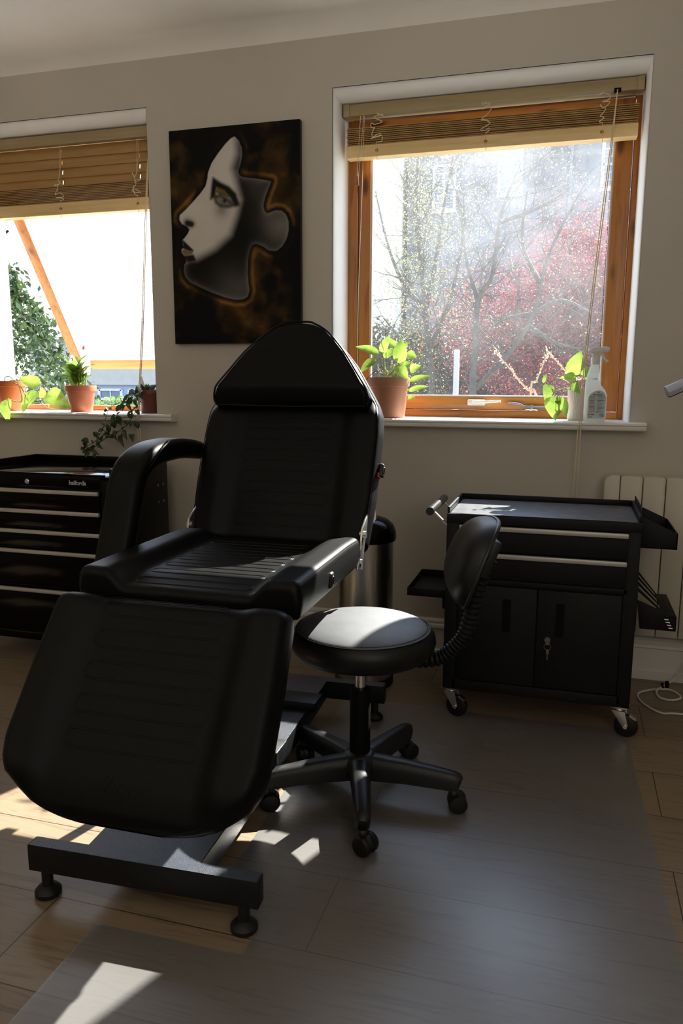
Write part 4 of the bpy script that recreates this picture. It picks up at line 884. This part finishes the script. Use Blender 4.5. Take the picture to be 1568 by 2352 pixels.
for y in (.36, .40):
    for z_ in (.60, .67): g = G(); g.tube([(X1+.0008, y+.004*math.cos(a), z_+.004*math.sin(a)) for a in [2*PI*i/14 for i in range(14)]], .0008, 4, closed=True); g.build('side_hole', 'zinc', tc_)
for x, y, a in ((X0+.05, .03, -60), (X1-.05, .03, -120), (X0+.05, D-.05, 30), (X1-.05, D-.05, 50)):
    W = Matrix.Translation((x, y, 0)) @ Matrix.Rotation(R(a), 4, 'Z')
    g = G(); g.box((-.03, -.025, .092), (.03, .025, .10), .001, M4=W)
    for s in (-1, 1): g.prism([(-.022, .092), (.02, .092), (.03, .045), (.014, .040)], (W.col[0].xyz, (0, 0, 1), -W.col[1].xyz), W @ Vector((0, s*.016+.001, 0)), .002)
    cs = g.build('castor_fork', 'zinc', tc_, angle=30)
    g = G(); Wh = W @ Matrix.Translation((.02, 0, .043)) @ Matrix.Rotation(R(90), 4, 'X'); g.lathe([(0, -.0135), (.036, -.0135), (.042, -.009), (.043, 0), (.042, .009), (.036, .0135), (0, .0135)], 32, Wh); g.build('wheel', 'rubber', cs)

# ------------------------------------------------------------------ lamp whose head reaches in from the right
lp_ = thing('floor_lamp', 'grey aluminium bar lamp head reaching in at the right edge', 'lamp', (.62, -.80, 0))
g = G(); g.lathe([(0, 0), (.14, 0), (.145, .006), (.14, .018), (.03, .026), (0, .026)], 40); g.build('base', 'lamp_alu', lp_)
g = G(); g.cyl((0, 0, .02), (0, 0, 1.22), .012); g.build('pole', 'lamp_alu', lp_)
g = G(); p0 = Vector((-.388, -.05, 1.073)); p1 = Vector((.03, .03, 1.275))
sec = [(-.5, -.5), (.5, -.5), (.55, -.1), (.40, .2), (.32, .5), (-.32, .5), (-.40, .2), (-.55, -.1)]
g.tube([p0, p1], .026, sect=sec, up=(0, 0, 1)); hd = g.build('lamp_head', 'lamp_alu', lp_, angle=25)
g = G(); t = (p1-p0).normalized(); u = (Vector((0, 0, 1))-t*t.z).normalized(); w = t.cross(u)
g.tube([p0+t*.001-u*.0135, p1-u*.0135], .021, sect=[(-.5, -.1), (.5, -.1), (.42, .1), (-.42, .1)], up=(0, 0, 1)); g.build('diffuser', 'matt_black', hd)
g = G(); g.cyl(Vector((0, 0, 1.20)), Vector((.0, .0, 1.255)), .017); g.build('knuckle', 'lamp_alu', lp_)
# ------------------------------------------------------------------ plants on the sills
random.seed(11)
def pot(t, r0, r1, h, band, mat, fill=.85, n=40, flute=None):
    g = G(); g.lathe([(0, 0), (r0*.94, 0), (r0, .004), (r1*.955-(r1*.955-r0)*band/h*1.0, h-band), (r1*.985, h-band+.0015), (r1, h-.003), (r1*.985, h), (r1*.94, h), (r1*.92, h-.02), (r1*.90, h*fill-.004), (0, h*fill-.004)], n, flute=flute)
    p_ = g.build('pot', mat, t, angle=35)
    g = G(); g.lathe([(r1*.915, h*fill-.002), (r1*.6, h*fill+.003), (r1*.3, h*fill), (0, h*fill+.004)], 28); g.build('soil', 'soil', t)
    return p_
def rel(p, o): return (p[0]-o[0], p[1]-o[1], p[2]-o[2])
def stems(t, lists, o, r, mat, name='stem'):
    for s in lists:
        g = G(); g.tube(smooth_path([rel(p, o) for p in s], 6), r, 6); g.build(name, mat, t)
ZL = .954
o = (-.687, .045, ZL)
pa = thing('potted_plant', 'leafy pothos in a brown terracotta-coloured pot at left of the right window', 'plant', o)
pot(pa, .064, .082, .156, .036, 'terracotta', .93)
g = G(); 
for i, (b, t, w) in enumerate(LEAVES_A): g.leaf(rel(b, o), rel(t, o), w*1.05, (random.uniform(-.3, .3), -1, .5), .3, .1)
fl = g.build('foliage', 'leaf_lime', pa, angle=180); fl['kind'] = 'stuff'
stems(pa, STEMS_A, o, .0016, 'stem'); stems(pa, TWIGS_A, o, .0014, 'stem_dark', 'twig')
g = G()
for i in range(26):
    a = random.uniform(0, 2*PI); q = random.uniform(.005, .05); g.tube(smooth_path([(q*math.cos(a), q*math.sin(a), .142), (q*1.15*math.cos(a), q*1.1*math.sin(a)-.004, .165), (q*1.4*math.cos(a)+random.uniform(-.02, .02), q*1.3*math.sin(a), .185+random.uniform(0, .025))], 4), .0012, 5)
sp_ = g.build('shoots', 'stem', pa); sp_['kind'] = 'stuff'

o = (.027, .055, ZL)
pb = thing('potted_plant', 'heart-leaved pothos spilling from a small pinkish grey fluted pot', 'plant', o)
pot(pb, .033, .0385, .118, .006, 'fluted', .90, 120, lambda j: 1.0 if j % 3 else .975)
g = G()
for b, t, w in LEAVES_B: g.leaf(rel(b, o), rel(t, o), w, (random.uniform(-.4, .4), -1, .3), .28, .1, .7)
fl = g.build('foliage', 'leaf_lime', pb, angle=180); fl['kind'] = 'stuff'
stems(pb, STEMS_B, o, .0015, 'stem')

o = (-2.463, .05, ZL)
pcn = thing('potted_plant', 'trailing pothos in an orange plastic pot at the left picture edge', 'plant', o)
pot(pcn, .050, .066, .135, .026, 'orange', .9)
g = G()
for b, t, w in LEAVES_C: g.leaf(rel(b, o), rel(t, o), w, (random.uniform(-.3, .3), -1, .55), .22, .1, .6)
fl = g.build('foliage', 'leaf_pale', pcn, angle=180); fl['kind'] = 'stuff'
stems(pcn, STEMS_C, o, .0022, 'stem')
g = G(); g.tube(smooth_path([(-.03, 0, .12), (-.02, -.01, .15), (.01, -.01, .152), (.03, 0, .12)], 5), .002, 6); g.build('twig', 'stem_dark', pcn)

o = (-2.098, .055, ZL)
pd = thing('potted_plant', 'bushy green houseplant with pale pink blooms in a terracotta pot', 'plant', o)
pot(pd, .048, .069, .116, .026, 'orange2', .93)
g = G()
for i in range(64):
    a = random.uniform(0, 2*PI); q = random.uniform(.0, .036); z0 = random.uniform(.115, .205)
    el = random.uniform(.15, 1.2); ln = random.uniform(.04, .066)
    b = Vector((q*math.cos(a), q*math.sin(a)*.7, z0)); d = Vector((math.cos(a)*math.cos(el), math.sin(a)*math.cos(el)*.8, math.sin(el)))
    if z0 < .13: d = Vector((d.x*.6, d.y*.6, abs(d.z)+.4)).normalized()
    g.leaf(b, b+d*ln, random.uniform(.026, .038), (math.cos(a)*-.6, -.7, .8), .3, .15, .3, 6)
fl = g.build('foliage', 'leaf_mid', pd, angle=180); fl['kind'] = 'stuff'
g = G()
for i in range(9):
    a = random.uniform(0, 2*PI); g.tube([(0.02*math.cos(a), .02*math.sin(a), .10), (.028*math.cos(a), .02*math.sin(a), .17)], .0022, 6)
s_ = g.build('stems', 'stem', pd); s_['kind'] = 'stuff'
for i, (b, t, w) in enumerate(FLOWERS_D):
    g = G(); g.leaf(rel(b, o), rel(t, o), w, (.1, -1, .2), .15, .15, .8, 8); g.build('bloom', 'petal' if i < 2 else 'petal_red', pd, angle=180)

o = (-1.748, .045, ZL)
pe = thing('potted_plant', 'dark hoya trailing from a maroon pot down toward the tool chest', 'plant', o)
pot(pe, .038, .046, .100, .02, 'maroon', .9)
g = G()
for b, t, w in LEAVES_E: g.leaf(rel(b, o), rel(t, o), w*random.uniform(.8, 1.2), (random.uniform(-1, 1), -1, random.uniform(0, 1)), .7, .2, .3, 6)
for i in range(10):
    a = random.uniform(0, 2*PI); b = Vector((.02*math.cos(a), .015*math.sin(a), .095)); g.leaf(b, b+Vector((.02*math.cos(a), .02*math.sin(a), .03)), .016, (0, -1, .4), .5, .2, .3, 5)
for s_ in STEMS_E:
    pp = smooth_path([rel(p, o) for p in s_], 4)
    for q in range(2, len(pp), 2):
        b = pp[q]; g.leaf(b, b+Vector((random.uniform(-.022, .022), random.uniform(-.02, .006), random.uniform(-.03, .012))), random.uniform(.016, .024), (random.uniform(-1, 1), -1, random.uniform(0, 1)), .7, .2, .3, 6)
fl = g.build('foliage', 'leaf_dark', pe, angle=180); fl['kind'] = 'stuff'
stems(pe, STEMS_E, o, .0014, 'stem_dark')
g = G(); g.box((-.0075, -.0008, -.004), (.0075, .0008, .07), .0004, M4=Matrix.Translation((-.014, -.01, .088)) @ Matrix.Rotation(R(-17), 4, 'Y')); part(g.build('plant_tag', 'tag', pe), 'white plastic plant label')

# ------------------------------------------------------------------ spray bottle
o = (.088, -.010, ZL)
sb = thing('spray_bottle', 'milky white trigger spray bottle at the right end of the window sill', 'bottle', o)
def bsec(w, d): return rrect(w, d, min(w, d)*.42, 5)
tab = [(0, .070, .040, 0), (.004, .076, .045, 0), (.03, .078, .047, 0), (.095, .076, .046, 0), (.112, .070, .044, -.003), (.128, .056, .039, -.010), (.145, .047, .034, -.0135), (.165, .041, .031, -.013), (.185, .034, .028, -.0105), (.200, .027, .026, -.008), (.206, .024, .024, -.008)]
g = G(); rings = []
for z, w, d, dx in tab: rings.append([g.bm.verts.new((x+dx, y, z)) for x, y in bsec(w, d)])
for A, B in zip(rings, rings[1:]):
    for j in range(len(A)): g.bm.faces.new((A[j], A[(j+1) % len(A)], B[(j+1) % len(A)], B[j]))
g.bm.faces.new(rings[0][::-1]); g.bm.faces.new(rings[-1]); g.build('bottle_body', 'bottle', sb, angle=60)
g = G(); g.lathe([(0, .203), (.0145, .203), (.0150, .206), (.0150, .226), (.0140, .229), (0, .229)], 30, c=(-.008, 0, 0), flute=lambda j: 1 if j % 2 else .97); g.build('collar', 'sprayer', sb)
g = G(); poly = [(-.016, .228), (.004, .228), (.006, .240), (.018, .247), (.030, .246), (.038, .249), (.041, .256), (.037, .263), (.028, .2655), (.010, .265), (-.010, .2655), (-.022, .262), (-.034, .252), (-.041, .243), (-.038, .240), (-.026, .243), (-.018, .238)]
g.prism([(x, z) for x, z in poly], ((1, 0, 0), (0, 0, 1), (0, -1, 0)), (0, .010, 0), .020, .004); hd_ = g.build('spray_head', 'sprayer', sb)
g = G(); g.tube(smooth_path([(.010, 0, .248), (.016, 0, .236), (.024, 0, .222), (.036, 0, .212)], 4), [.0062-.0002*i for i in range(13)], sect=rrect(1.3, 2, .4, 3)); g.build('trigger', 'sprayer', sb)
g = G(); lab = [(-.026, .012), (.034, .012), (.035, .085), (.032, .098), (.024, .108), (.010, .112), (-.006, .108), (-.018, .099), (-.025, .086)]
g.prism(lab, ((1, 0, 0), (0, 0, 1), (0, -1, 0)), (0, -.0225, 0), .0012); lb_ = g.build('label', 'label', sb)
gi, gt, gd = G(), G(), G(); y = -.0238
def line(g_, x0, x1, z, h=.0010): g_.box((x0, y-.0002, z-h/2), (x1, y+.0002, z+h/2))
random.seed(2)
for z in np.arange(.034, .093, .0026):
    line(gi, -.021, -.021+random.uniform(.016, .024), float(z), .0009); line(gi, .006, .006+random.uniform(.014, .024), float(z), .0009)
for z in (.0925, .0755, .0495): line(gt, .006, .031, z, .0020)
for z in (.092, .076, .068, .053): line(gd, -.021, -.004, z, .0013)
line(gd, -.012, .024, .0985, .0016); line(gd, -.010, .022, .0955, .0013); line(gd, .006, .013, .1035, .0020); line(gd, .008, .009, .107, .004)
line(gd, -.022, -.008, .0175, .0024); line(gd, -.021, -.018, .026, .006); line(gi, -.014, -.002, .026, .005); line(gd, .006, .010, .036, .003); line(gd, .0075, .0085, .024, .004)
for k in range(8): gi.box((.016+k*.002, y-.0002, .018), (.0172+k*.002, y+.0002, .030))
gi.build('small_print', 'ink', lb_, smooth=False); gt.build('teal_headings', 'ink_teal', lb_, smooth=False); gd.build('bold_print', 'ink_dark', lb_, smooth=False)
g = G()
for k in range(5): g.box((-.014+k*.0032, -.0163, .1505), (-.0118+k*.0032, -.0155, .1540))
g.build('date_stamp', 'ink', sb, smooth=False)

# ------------------------------------------------------------------ outdoors
MAT['grass'] = M('pale_gravel_and_lawn', (.34, .34, .26), .9, var=.3, vscale=3)
MAT['bark'] = M('pale_bark', (.06, .057, .048), .9, var=.3, vscale=20)
MAT['bark_dark'] = M('dark_bark', (.05, .043, .038), .9, var=.3, vscale=20)
MAT['lf_yellow'] = leafmat('spring_leaf', (.33, .31, .12), .5, vscale=1.5)
MAT['lf_red'] = leafmat('copper_leaf', (.24, .058, .06), .5, vscale=5, var=.75)
MAT['lf_green'] = leafmat('evergreen_leaf', (.055, .09, .03), .25, vscale=5, rough=.2)
MAT['lf_hedge'] = leafmat('hedge_leaf', (.14, .24, .04), .4, vscale=2)
MAT['lf_dull'] = leafmat('dull_shrub_leaf', (.055, .056, .030), .3, vscale=2, var=.5)
MAT['lf_pink'] = leafmat('pink_blossom', (.62, .32, .40), .5, vscale=3)
MAT['bud'] = leafmat('pale_bud', (.75, .62, .36), .5, var=.15)
MAT['twig_pale'] = M('pale_twig', (.34, .28, .20), .8)
MAT['render_grey'] = M('grey_render', (.13, .14, .16), .9, var=.08, vscale=.6)
MAT['render_white'] = M('white_render', (.80, .80, .78), .9, var=.03, vscale=.6)
MAT['render_pale'] = M('cream_render', (.34, .33, .30), .9, var=.05)
MAT['render_blue'] = M('blue_grey_cladding', (.22, .28, .38), .8, var=.05)
MAT['slate'] = M('pale_slate', (.30, .31, .33), .8, var=.1, vscale=2)
MAT['win_dark'] = M('dark_window_glass', (.10, .13, .18), .15, var=.1)
MAT['win_pale'] = M('pale_window_glass', (.34, .38, .45), .2, var=.2, vscale=3)
MAT['win_white'] = M('white_window_joinery', (.42, .43, .45), .5)
ZG = -2.6
struct(G().box((-60, TH, ZG-.1), (40, 60, ZG)).build('ground', 'grass', smooth=False), 'lawn far below the windows')
MAT['bounce_pale'] = M('pale_bounce_surface', (.62, .61, .58), .9, var=.08, vscale=4)
struct(G().box((-4.0, TH, -.40), (1.5, 1.9, -.30)).build('bounce_slab', 'bounce_pale', smooth=False), 'unseen pale slab added to bounce light in at the windows')  # added out of view to throw daylight up at reveals and ceiling
rng = np.random.default_rng(4)
def quads(P, size, jit=.5):
    n = len(P); a = rng.normal(size=(n, 3)); a /= np.linalg.norm(a, axis=1)[:, None]; b = np.cross(a, rng.normal(size=(n, 3))); b /= np.linalg.norm(b, axis=1)[:, None]
    s = size*(1+jit*(rng.random(n)-.5))[:, None]
    V = np.stack([P-a*s, P+b*s*.45, P+a*s, P-b*s*.45], 1).reshape(-1, 3); F = np.arange(4*n).reshape(n, 4); return V, F
def leafmesh(name, P, size, mat, parent, kind=True):
    V, F = quads(P, size); me = bpy.data.meshes.new(name); me.from_pydata(V.tolist(), [], F.tolist()); me.update()
    o_ = link(name, me, mat, parent, smooth=False)
    if kind: o_['kind'] = 'stuff'
    return o_
def grow(g, p, d, ln, r, lev, tips, up=.12, spread=.75, kids=(3, 5)):
    pts = [p]; k = 5
    for i in range(k):
        d = (d+Vector((random.gauss(0, .13), random.gauss(0, .13), random.gauss(0, .09)+up*.25))).normalized(); p = p+d*(ln/k); pts.append(p)
    g.tube(pts, [r*(1-.55*i/k) for i in range(k+1)], 6 if lev > 1 else 4)
    if lev <= 1: tips.extend(pts[1:])
    if lev == 0: return
    for j in range(random.randint(*kids)):
        f = random.uniform(.35, 1); q = pts[min(k, max(1, int(f*k+.5)))]
        dd = (d+Vector((random.gauss(0, spread), random.gauss(0, spread), random.gauss(.1, spread*.5)))).normalized()
        grow(g, q, dd, ln*random.uniform(.55, .8), r*.5*random.uniform(.8, 1.1), lev-1, tips, up, spread, kids)
def tree(name, label, base, trunk, lean, r, lev, nleaf, lsize, lmat, bark, seed, fuzz, ln=None, group=None, spread=.75, up=.12, clip=None, kids=(3, 5)):
    random.seed(seed); t = thing(name, label, 'tree', base, group=group); g = G(); tips = []
    g.tube(smooth_path([(0, 0, 0), (lean[0]*.4, lean[1]*.4, trunk*.5), (lean[0], lean[1], trunk)], 4), [r*(1-.03*i) for i in range(9)], 8)
    top = Vector((lean[0], lean[1], trunk))
    for j in range(random.randint(4, 5)):
        d = Vector((random.gauss(0, .6), random.gauss(0, .45), 1)).normalized(); grow(g, top-Vector((0, 0, random.uniform(0, trunk*.12))), d, ln or trunk*.5, r*.6, lev, tips, up, spread, kids)
    g.build('trunk', bark, t)
    if nleaf:
        T = np.array([tuple(v) for v in tips]); P = T[rng.integers(len(T), size=nleaf)]+rng.normal(size=(nleaf, 3))*fuzz
        leafmesh('foliage', P, lsize, lmat, t)
    return t
def limb_tree(label, limbs, r, nleaf, lsize, lmat, bark, seed, fuzz, twig, group=None):
    random.seed(seed); b0 = limbs[0][0]; o_ = (b0[0], b0[1], ZG); t = thing('garden_tree', label, 'tree', o_); g = G(); tips = []
    for i, l in enumerate(limbs):
        P = [Vector(rel(p, o_)) for p in l]
        if i == 0: P = [Vector((.15, 0, 0)), Vector((.06, 0, P[0].z*.5))]+P
        pp = smooth_path(P, 6); k = len(pp); rr = r if i == 0 else r*.62
        g.tube(pp, [rr*(1-.8*q/k) for q in range(k)], 8)
        for q in range(3 if i else 8, k, 2):
            d = (pp[q]-pp[q-1]).normalized()
            for _ in range(2):
                dd = (d*.5+Vector((random.gauss(0, .7), random.gauss(0, .5), random.gauss(.2, .4)))).normalized()
                grow(g, pp[q], dd, twig*random.uniform(.6, 1.1), rr*.22*(1-.5*q/k), 2, tips, .1, .7, (2, 4))
    g.build('trunk', bark, t)
    T = np.array([tuple(v) for v in tips]); P = T[rng.integers(len(T), size=nleaf)]+rng.normal(size=(nleaf, 3))*fuzz
    leafmesh('foliage', P, lsize, lmat, t); return t
limb_tree('sparse spring tree with small yellow-green leaves, at left beyond the right window', LIMBS_Y, .045, 12000, .0115, 'lf_yellow', 'bark', 21, .13, .55)
limb_tree('nearly bare forked tree in front of the red-leaved tree outside', LIMBS_B, .042, 900, .012, 'lf_yellow', 'bark', 8, .06, .5)
tree('garden_tree', 'copper-red leaved tree filling the right of the right window', (.28, 6.8, ZG), 3.0, (-.1, .1), .12, 3, 80000, .0165, 'lf_red', 'bark_dark', 14, .26, 1.2, spread=.9, up=.04)
tree('garden_tree', 'small pink blossom tree beyond the evergreen outside the left window', (-6.85, 6.0, ZG), 2.9, (.05, 0), .05, 2, 1800, .03, 'lf_pink', 'bark_dark', 3, .16, .55)
tree('garden_tree', 'thin twiggy tree faint through the bright tilted pane', (-5.35, 6.5, ZG), 3.6, (.2, 0), .05, 3, 900, .022, 'lf_dull', 'bark_dark', 31, .08, 1.1)
# evergreen just outside the left window
t = thing('evergreen_shrub', 'tall glossy dark evergreen shrub just outside the open left window', 'shrub', (-4.62, 2.6, ZG))
g = G(); g.tube(smooth_path([(0, 0, 0), (.05, 0, 2.), (0, 0, 4.3)], 5), [.06-.005*i for i in range(11)], 8); g.build('trunk', 'bark_dark', t)
n = 16000; z = rng.random(n)**.8*4.6; rr_ = np.interp(z, [0, 1.5, 3.0, 3.6, 4.2, 4.6], [.9, 1.0, .86, .68, .36, .05])*(.55+.5*rng.random(n)**.5); a_ = rng.random(n)*2*PI
leafmesh('foliage', np.c_[rr_*np.cos(a_), rr_*np.sin(a_)*.9, z]+rng.normal(size=(n, 3))*.05, .034, 'lf_green', t)
# budding shrub right outside the right window
t = thing('budding_shrub', 'thin twigs with pale buds just outside the right window pane', 'shrub', (-.05, .55, -.30))
g = G(); bp_ = []
for s_ in TWIGS_S:
    q = [Vector(rel(p, (-.05, .55, -.30))) for p in s_]; q = [Vector((0, 0, 0)), Vector((q[0].x*.3, 0, .5)), Vector((q[0].x*.8, 0, 1.0))]+q
    pp = smooth_path(q, 8); k = len(pp); g.tube(pp, [.007-.0052*i/k for i in range(k)], 6); bp_ += [tuple(v) for v in pp[24:]]
g.build('stems', 'twig_pale', t)
B_ = np.array(bp_); m_ = B_+rng.normal(size=(len(B_), 3))*.005; e_ = np.array([tuple(Vector(rel(s_[-1], (-.05, .55, -.30)))) for s_ in TWIGS_S]); m_ = np.r_[m_, np.repeat(e_, 8, 0)+rng.normal(size=(8*3, 3))*.010]
leafmesh('buds', m_, .006, 'bud', t)
# dull shrubbery and clipped hedge
def hedge(name, label, x0, x1, y0, y1, h, nleaf, size, mat):
    t = thing(name, label, 'hedge', ((x0+x1)/2, (y0+y1)/2, ZG)); w, d = (x1-x0)/2, (y1-y0)/2
    g = G(); g.box((-w*.93, -d*.8, 0), (w*.93, d*.8, h*.94)); g.build('inner_growth', 'bark_dark', t)
    P = np.c_[rng.uniform(-w, w, nleaf), rng.uniform(-d, d, nleaf), rng.uniform(h*.55, h, nleaf)]+rng.normal(size=(nleaf, 3))*np.array([.08, .08, .10 if mat == 'lf_dull' else .02])
    leafmesh('foliage', P, size, mat, t); return t
hedge('dense_hedge', 'dull dark shrubbery behind the trees outside the right window', -4.2, 1.6, 8.6, 9.6, 4.5, 22000, .05, 'lf_dull')
hedge('clipped_hedge', 'sunlit clipped green hedge below the open sash of the left window', -12.5, -5.5, 11.2, 12.2, 3.31, 12000, .04, 'lf_hedge')
# white post among the trees
t = tag(G().box((-.022, -.03, 0), (.022, .03, POST[1][2]-ZG), .005).build('garden_post', 'slate'), 'pale upright post among the trees outside', 'post'); t.location = (POST[1][0], 4.0, ZG)
def sash_window(parent, x, y, z, w, h, glass='win_pale', cols=2, rows=3):
    f = G(); f.box((x-w/2-.08, y-.06, z-.1), (x+w/2+.08, y, z), .01)
    for dx in (-w/2, w/2): f.box((x+dx-.05, y-.05, z), (x+dx+.05, y, z+h))
    for dz in (0, h/2, h): f.box((x-w/2, y-.05, z+dz-.04), (x+w/2, y, z+dz+.04))
    for c in range(1, cols): f.box((x-w/2+w*c/cols-.018, y-.035, z), (x-w/2+w*c/cols+.018, y, z+h))
    for r_ in range(1, rows*2): f.box((x-w/2, y-.035, z+h*r_/(rows*2)-.015), (x+w/2, y, z+h*r_/(rows*2)+.015))
    fo_ = f.build('window', 'win_white', parent, smooth=False)
    G().box((x-w/2, y-.012, z), (x+w/2, y-.004, z+h)).build('pane', glass, fo_, smooth=False)
bd = thing('town_house', 'grey rendered house with white sash windows behind the trees', 'building', (-1.6, 25, ZG))
G().box((-4.2, 0, 0), (6.5, 8, 13.2)).build('wall', 'render_grey', bd, smooth=False)
g = G(); g.prism([(-.3, 13.2), (8.3, 13.2), (4, 15.6)], ((0, 1, 0), (0, 0, 1), (1, 0, 0)), (-4.2, 0, 0), 10.7); g.build('roof', 'slate', bd, smooth=False)
for x, z in ((-2.93, 9.5), (-.71, 9.9), (2.6, 9.9)): sash_window(bd, x, 0, z, .72, 1.45, 'win_dark')
G().cyl((1.25, -.08, 0), (1.25, -.08, 13.1), .07).build('drainpipe', 'win_dark', bd)
bd = thing('white_house', 'bright white house wall at far left through the right window', 'building', (-8.45, 24, ZG))
G().box((-2.6, 0, 0), (2.45, 7, 12.6)).build('wall', 'render_white', bd, smooth=False)
g = G(); g.prism([(-.3, 12.6), (7.3, 12.6), (3.5, 14.8)], ((0, 1, 0), (0, 0, 1), (1, 0, 0)), (-2.6, 0, 0), 5.05); g.build('roof', 'slate', bd, smooth=False)
for x, z in ((-1.2, 5.0), (.9, 3.6)): sash_window(bd, x, 0, z, 1.0, 1.6)
bd = thing('pavilion', 'low blue-grey building with pale gabled roof outside the left window', 'building', (-14.6, 20, ZG))
G().box((-3.2, 0, 0), (3.4, 6, 3.55)).build('wall', 'render_blue', bd, smooth=False)
G().box((-3.3, -.1, 3.5), (3.4, 6.1, 5.0)).build('upper_wall', 'render_pale', bd, smooth=False)
g = G(); g.prism([(-.4, 5.0), (6.4, 5.0), (3, 6.2)], ((0, 1, 0), (0, 0, 1), (1, 0, 0)), (-3.5, 0, 0), 6.9); g.build('roof', 'slate', bd, smooth=False)
g = G(); g.prism([(-.7, 4.95), (1.1, 4.95), (.2, 5.75)], ((1, 0, 0), (0, 0, 1), (0, 1, 0)), (.2, -.5, 0), 1.5); g.build('gable', 'slate', bd, smooth=False)
for i in range(5): sash_window(bd, -2.5+i*1.15, 0, 2.72, .85, .62, 'win_dark', 2, 1)

# ------------------------------------------------------------------ light
sd = Vector((-.36, -.93, -.815)).normalized()
sun = bpy.data.lights.new('sun', 'SUN'); sun.energy = 27.; sun.angle = R(.53); sun.color = (1., .955, .87)
so = bpy.data.objects.new('sun', sun); COL.objects.link(so); so.rotation_euler = sd.to_track_quat('-Z', 'Y').to_euler(); so.location = (4, 10, 10)
wd = bpy.data.worlds.new('sky'); scn.world = wd; wd.use_nodes = True; nt = wd.node_tree; nt.nodes.clear()
wo = N(nt, 'ShaderNodeOutputWorld'); bg = N(nt, 'ShaderNodeBackground', i_Strength=3.5)
tc0 = N(nt, 'ShaderNodeTexCoord'); sx = N(nt, 'ShaderNodeSeparateXYZ'); L(nt, tc0, 'Generated', sx, 0)
rp = ramp(nt, [(.0, (.45, .45, .42)), (.03, (1., 1., 1.)), (.35, (.70, .86, 1.12)), (1., (.38, .60, 1.10))]); L(nt, sx, 'Z', rp, 'Fac'); L(nt, rp, 'Color', bg, 'Color'); L(nt, bg, 0, wo, 0)
for X in (W1, W2):                                                 # sampling portals in the two openings
    pl = bpy.data.lights.new('window_portal', 'AREA'); pl.shape = 'RECTANGLE'; pl.size = X[1]-X[0]; pl.size_y = ZT-ZS; pl.cycles.is_portal = True
    po = bpy.data.objects.new('window_portal', pl); COL.objects.link(po); po.location = ((X[0]+X[1])/2, .26, (ZS+ZT)/2); po.rotation_euler = (R(-90), 0, 0)
fl_ = bpy.data.lights.new('rear_fill_light', 'AREA'); fl_.shape = 'RECTANGLE'; fl_.size = 1.1; fl_.size_y = 1.2; fl_.energy = 10; fl_.color = (1., .96, .90)  # unseen fill lamp added behind the camera, no window there
fo_ = bpy.data.objects.new('rear_fill_light', fl_); COL.objects.link(fo_); fo_.location = (1.15, -3.5, 1.6); fo_.rotation_euler = (Vector((-1.9, 2.2, -.7))).to_track_quat('-Z', 'Y').to_euler()

ul = bpy.data.lights.new('bounce_fill_light', 'AREA'); ul.shape = 'RECTANGLE'; ul.size = 4.4; ul.size_y = 1.7; ul.energy = 36; ul.color = (1., .95, .88)  # unseen lamp added to brighten the ceiling, stands in for sunlit floor bounce
uo = bpy.data.objects.new('bounce_fill_light', ul); COL.objects.link(uo); uo.location = (-1.1, -3.8, 1.12); uo.rotation_euler = (R(180), 0, 0)

# ------------------------------------------------------------------ camera
yaw, pitch, roll = CAM
f_ = Vector((math.sin(yaw)*math.cos(pitch), math.cos(yaw)*math.cos(pitch), math.sin(pitch))); r0 = Vector((math.cos(yaw), -math.sin(yaw), 0)); u0 = r0.cross(f_)
r_ = r0*math.cos(roll)+u0*math.sin(roll); u_ = -r0*math.sin(roll)+u0*math.cos(roll)
cam = bpy.data.cameras.new('camera'); cam.sensor_fit = 'VERTICAL'; cam.sensor_height = 36.; cam.sensor_width = 24.; cam.lens = FPX/2352*36.; cam.clip_start = .05; cam.clip_end = 200
co = bpy.data.objects.new('camera', cam); COL.objects.link(co); co.matrix_world = frame_mat((0, CAMY, 1.1), r_, u_, -f_); scn.camera = co
scn.cycles.use_denoising = True
try: scn.cycles.denoiser = 'OPENIMAGEDENOISE'
except Exception: pass
scn.cycles.max_bounces = 10; scn.cycles.diffuse_bounces = 6; scn.cycles.glossy_bounces = 4; scn.cycles.transmission_bounces = 6; scn.cycles.transparent_max_bounces = 12
scn.cycles.caustics_reflective = False; scn.cycles.caustics_refractive = False; scn.cycles.sample_clamp_indirect = 6.; scn.cycles.blur_glossy = .6
scn.view_settings.view_transform = 'Standard'; scn.view_settings.look = 'None'; scn.view_settings.exposure = 0.; scn.view_settings.gamma = 1.
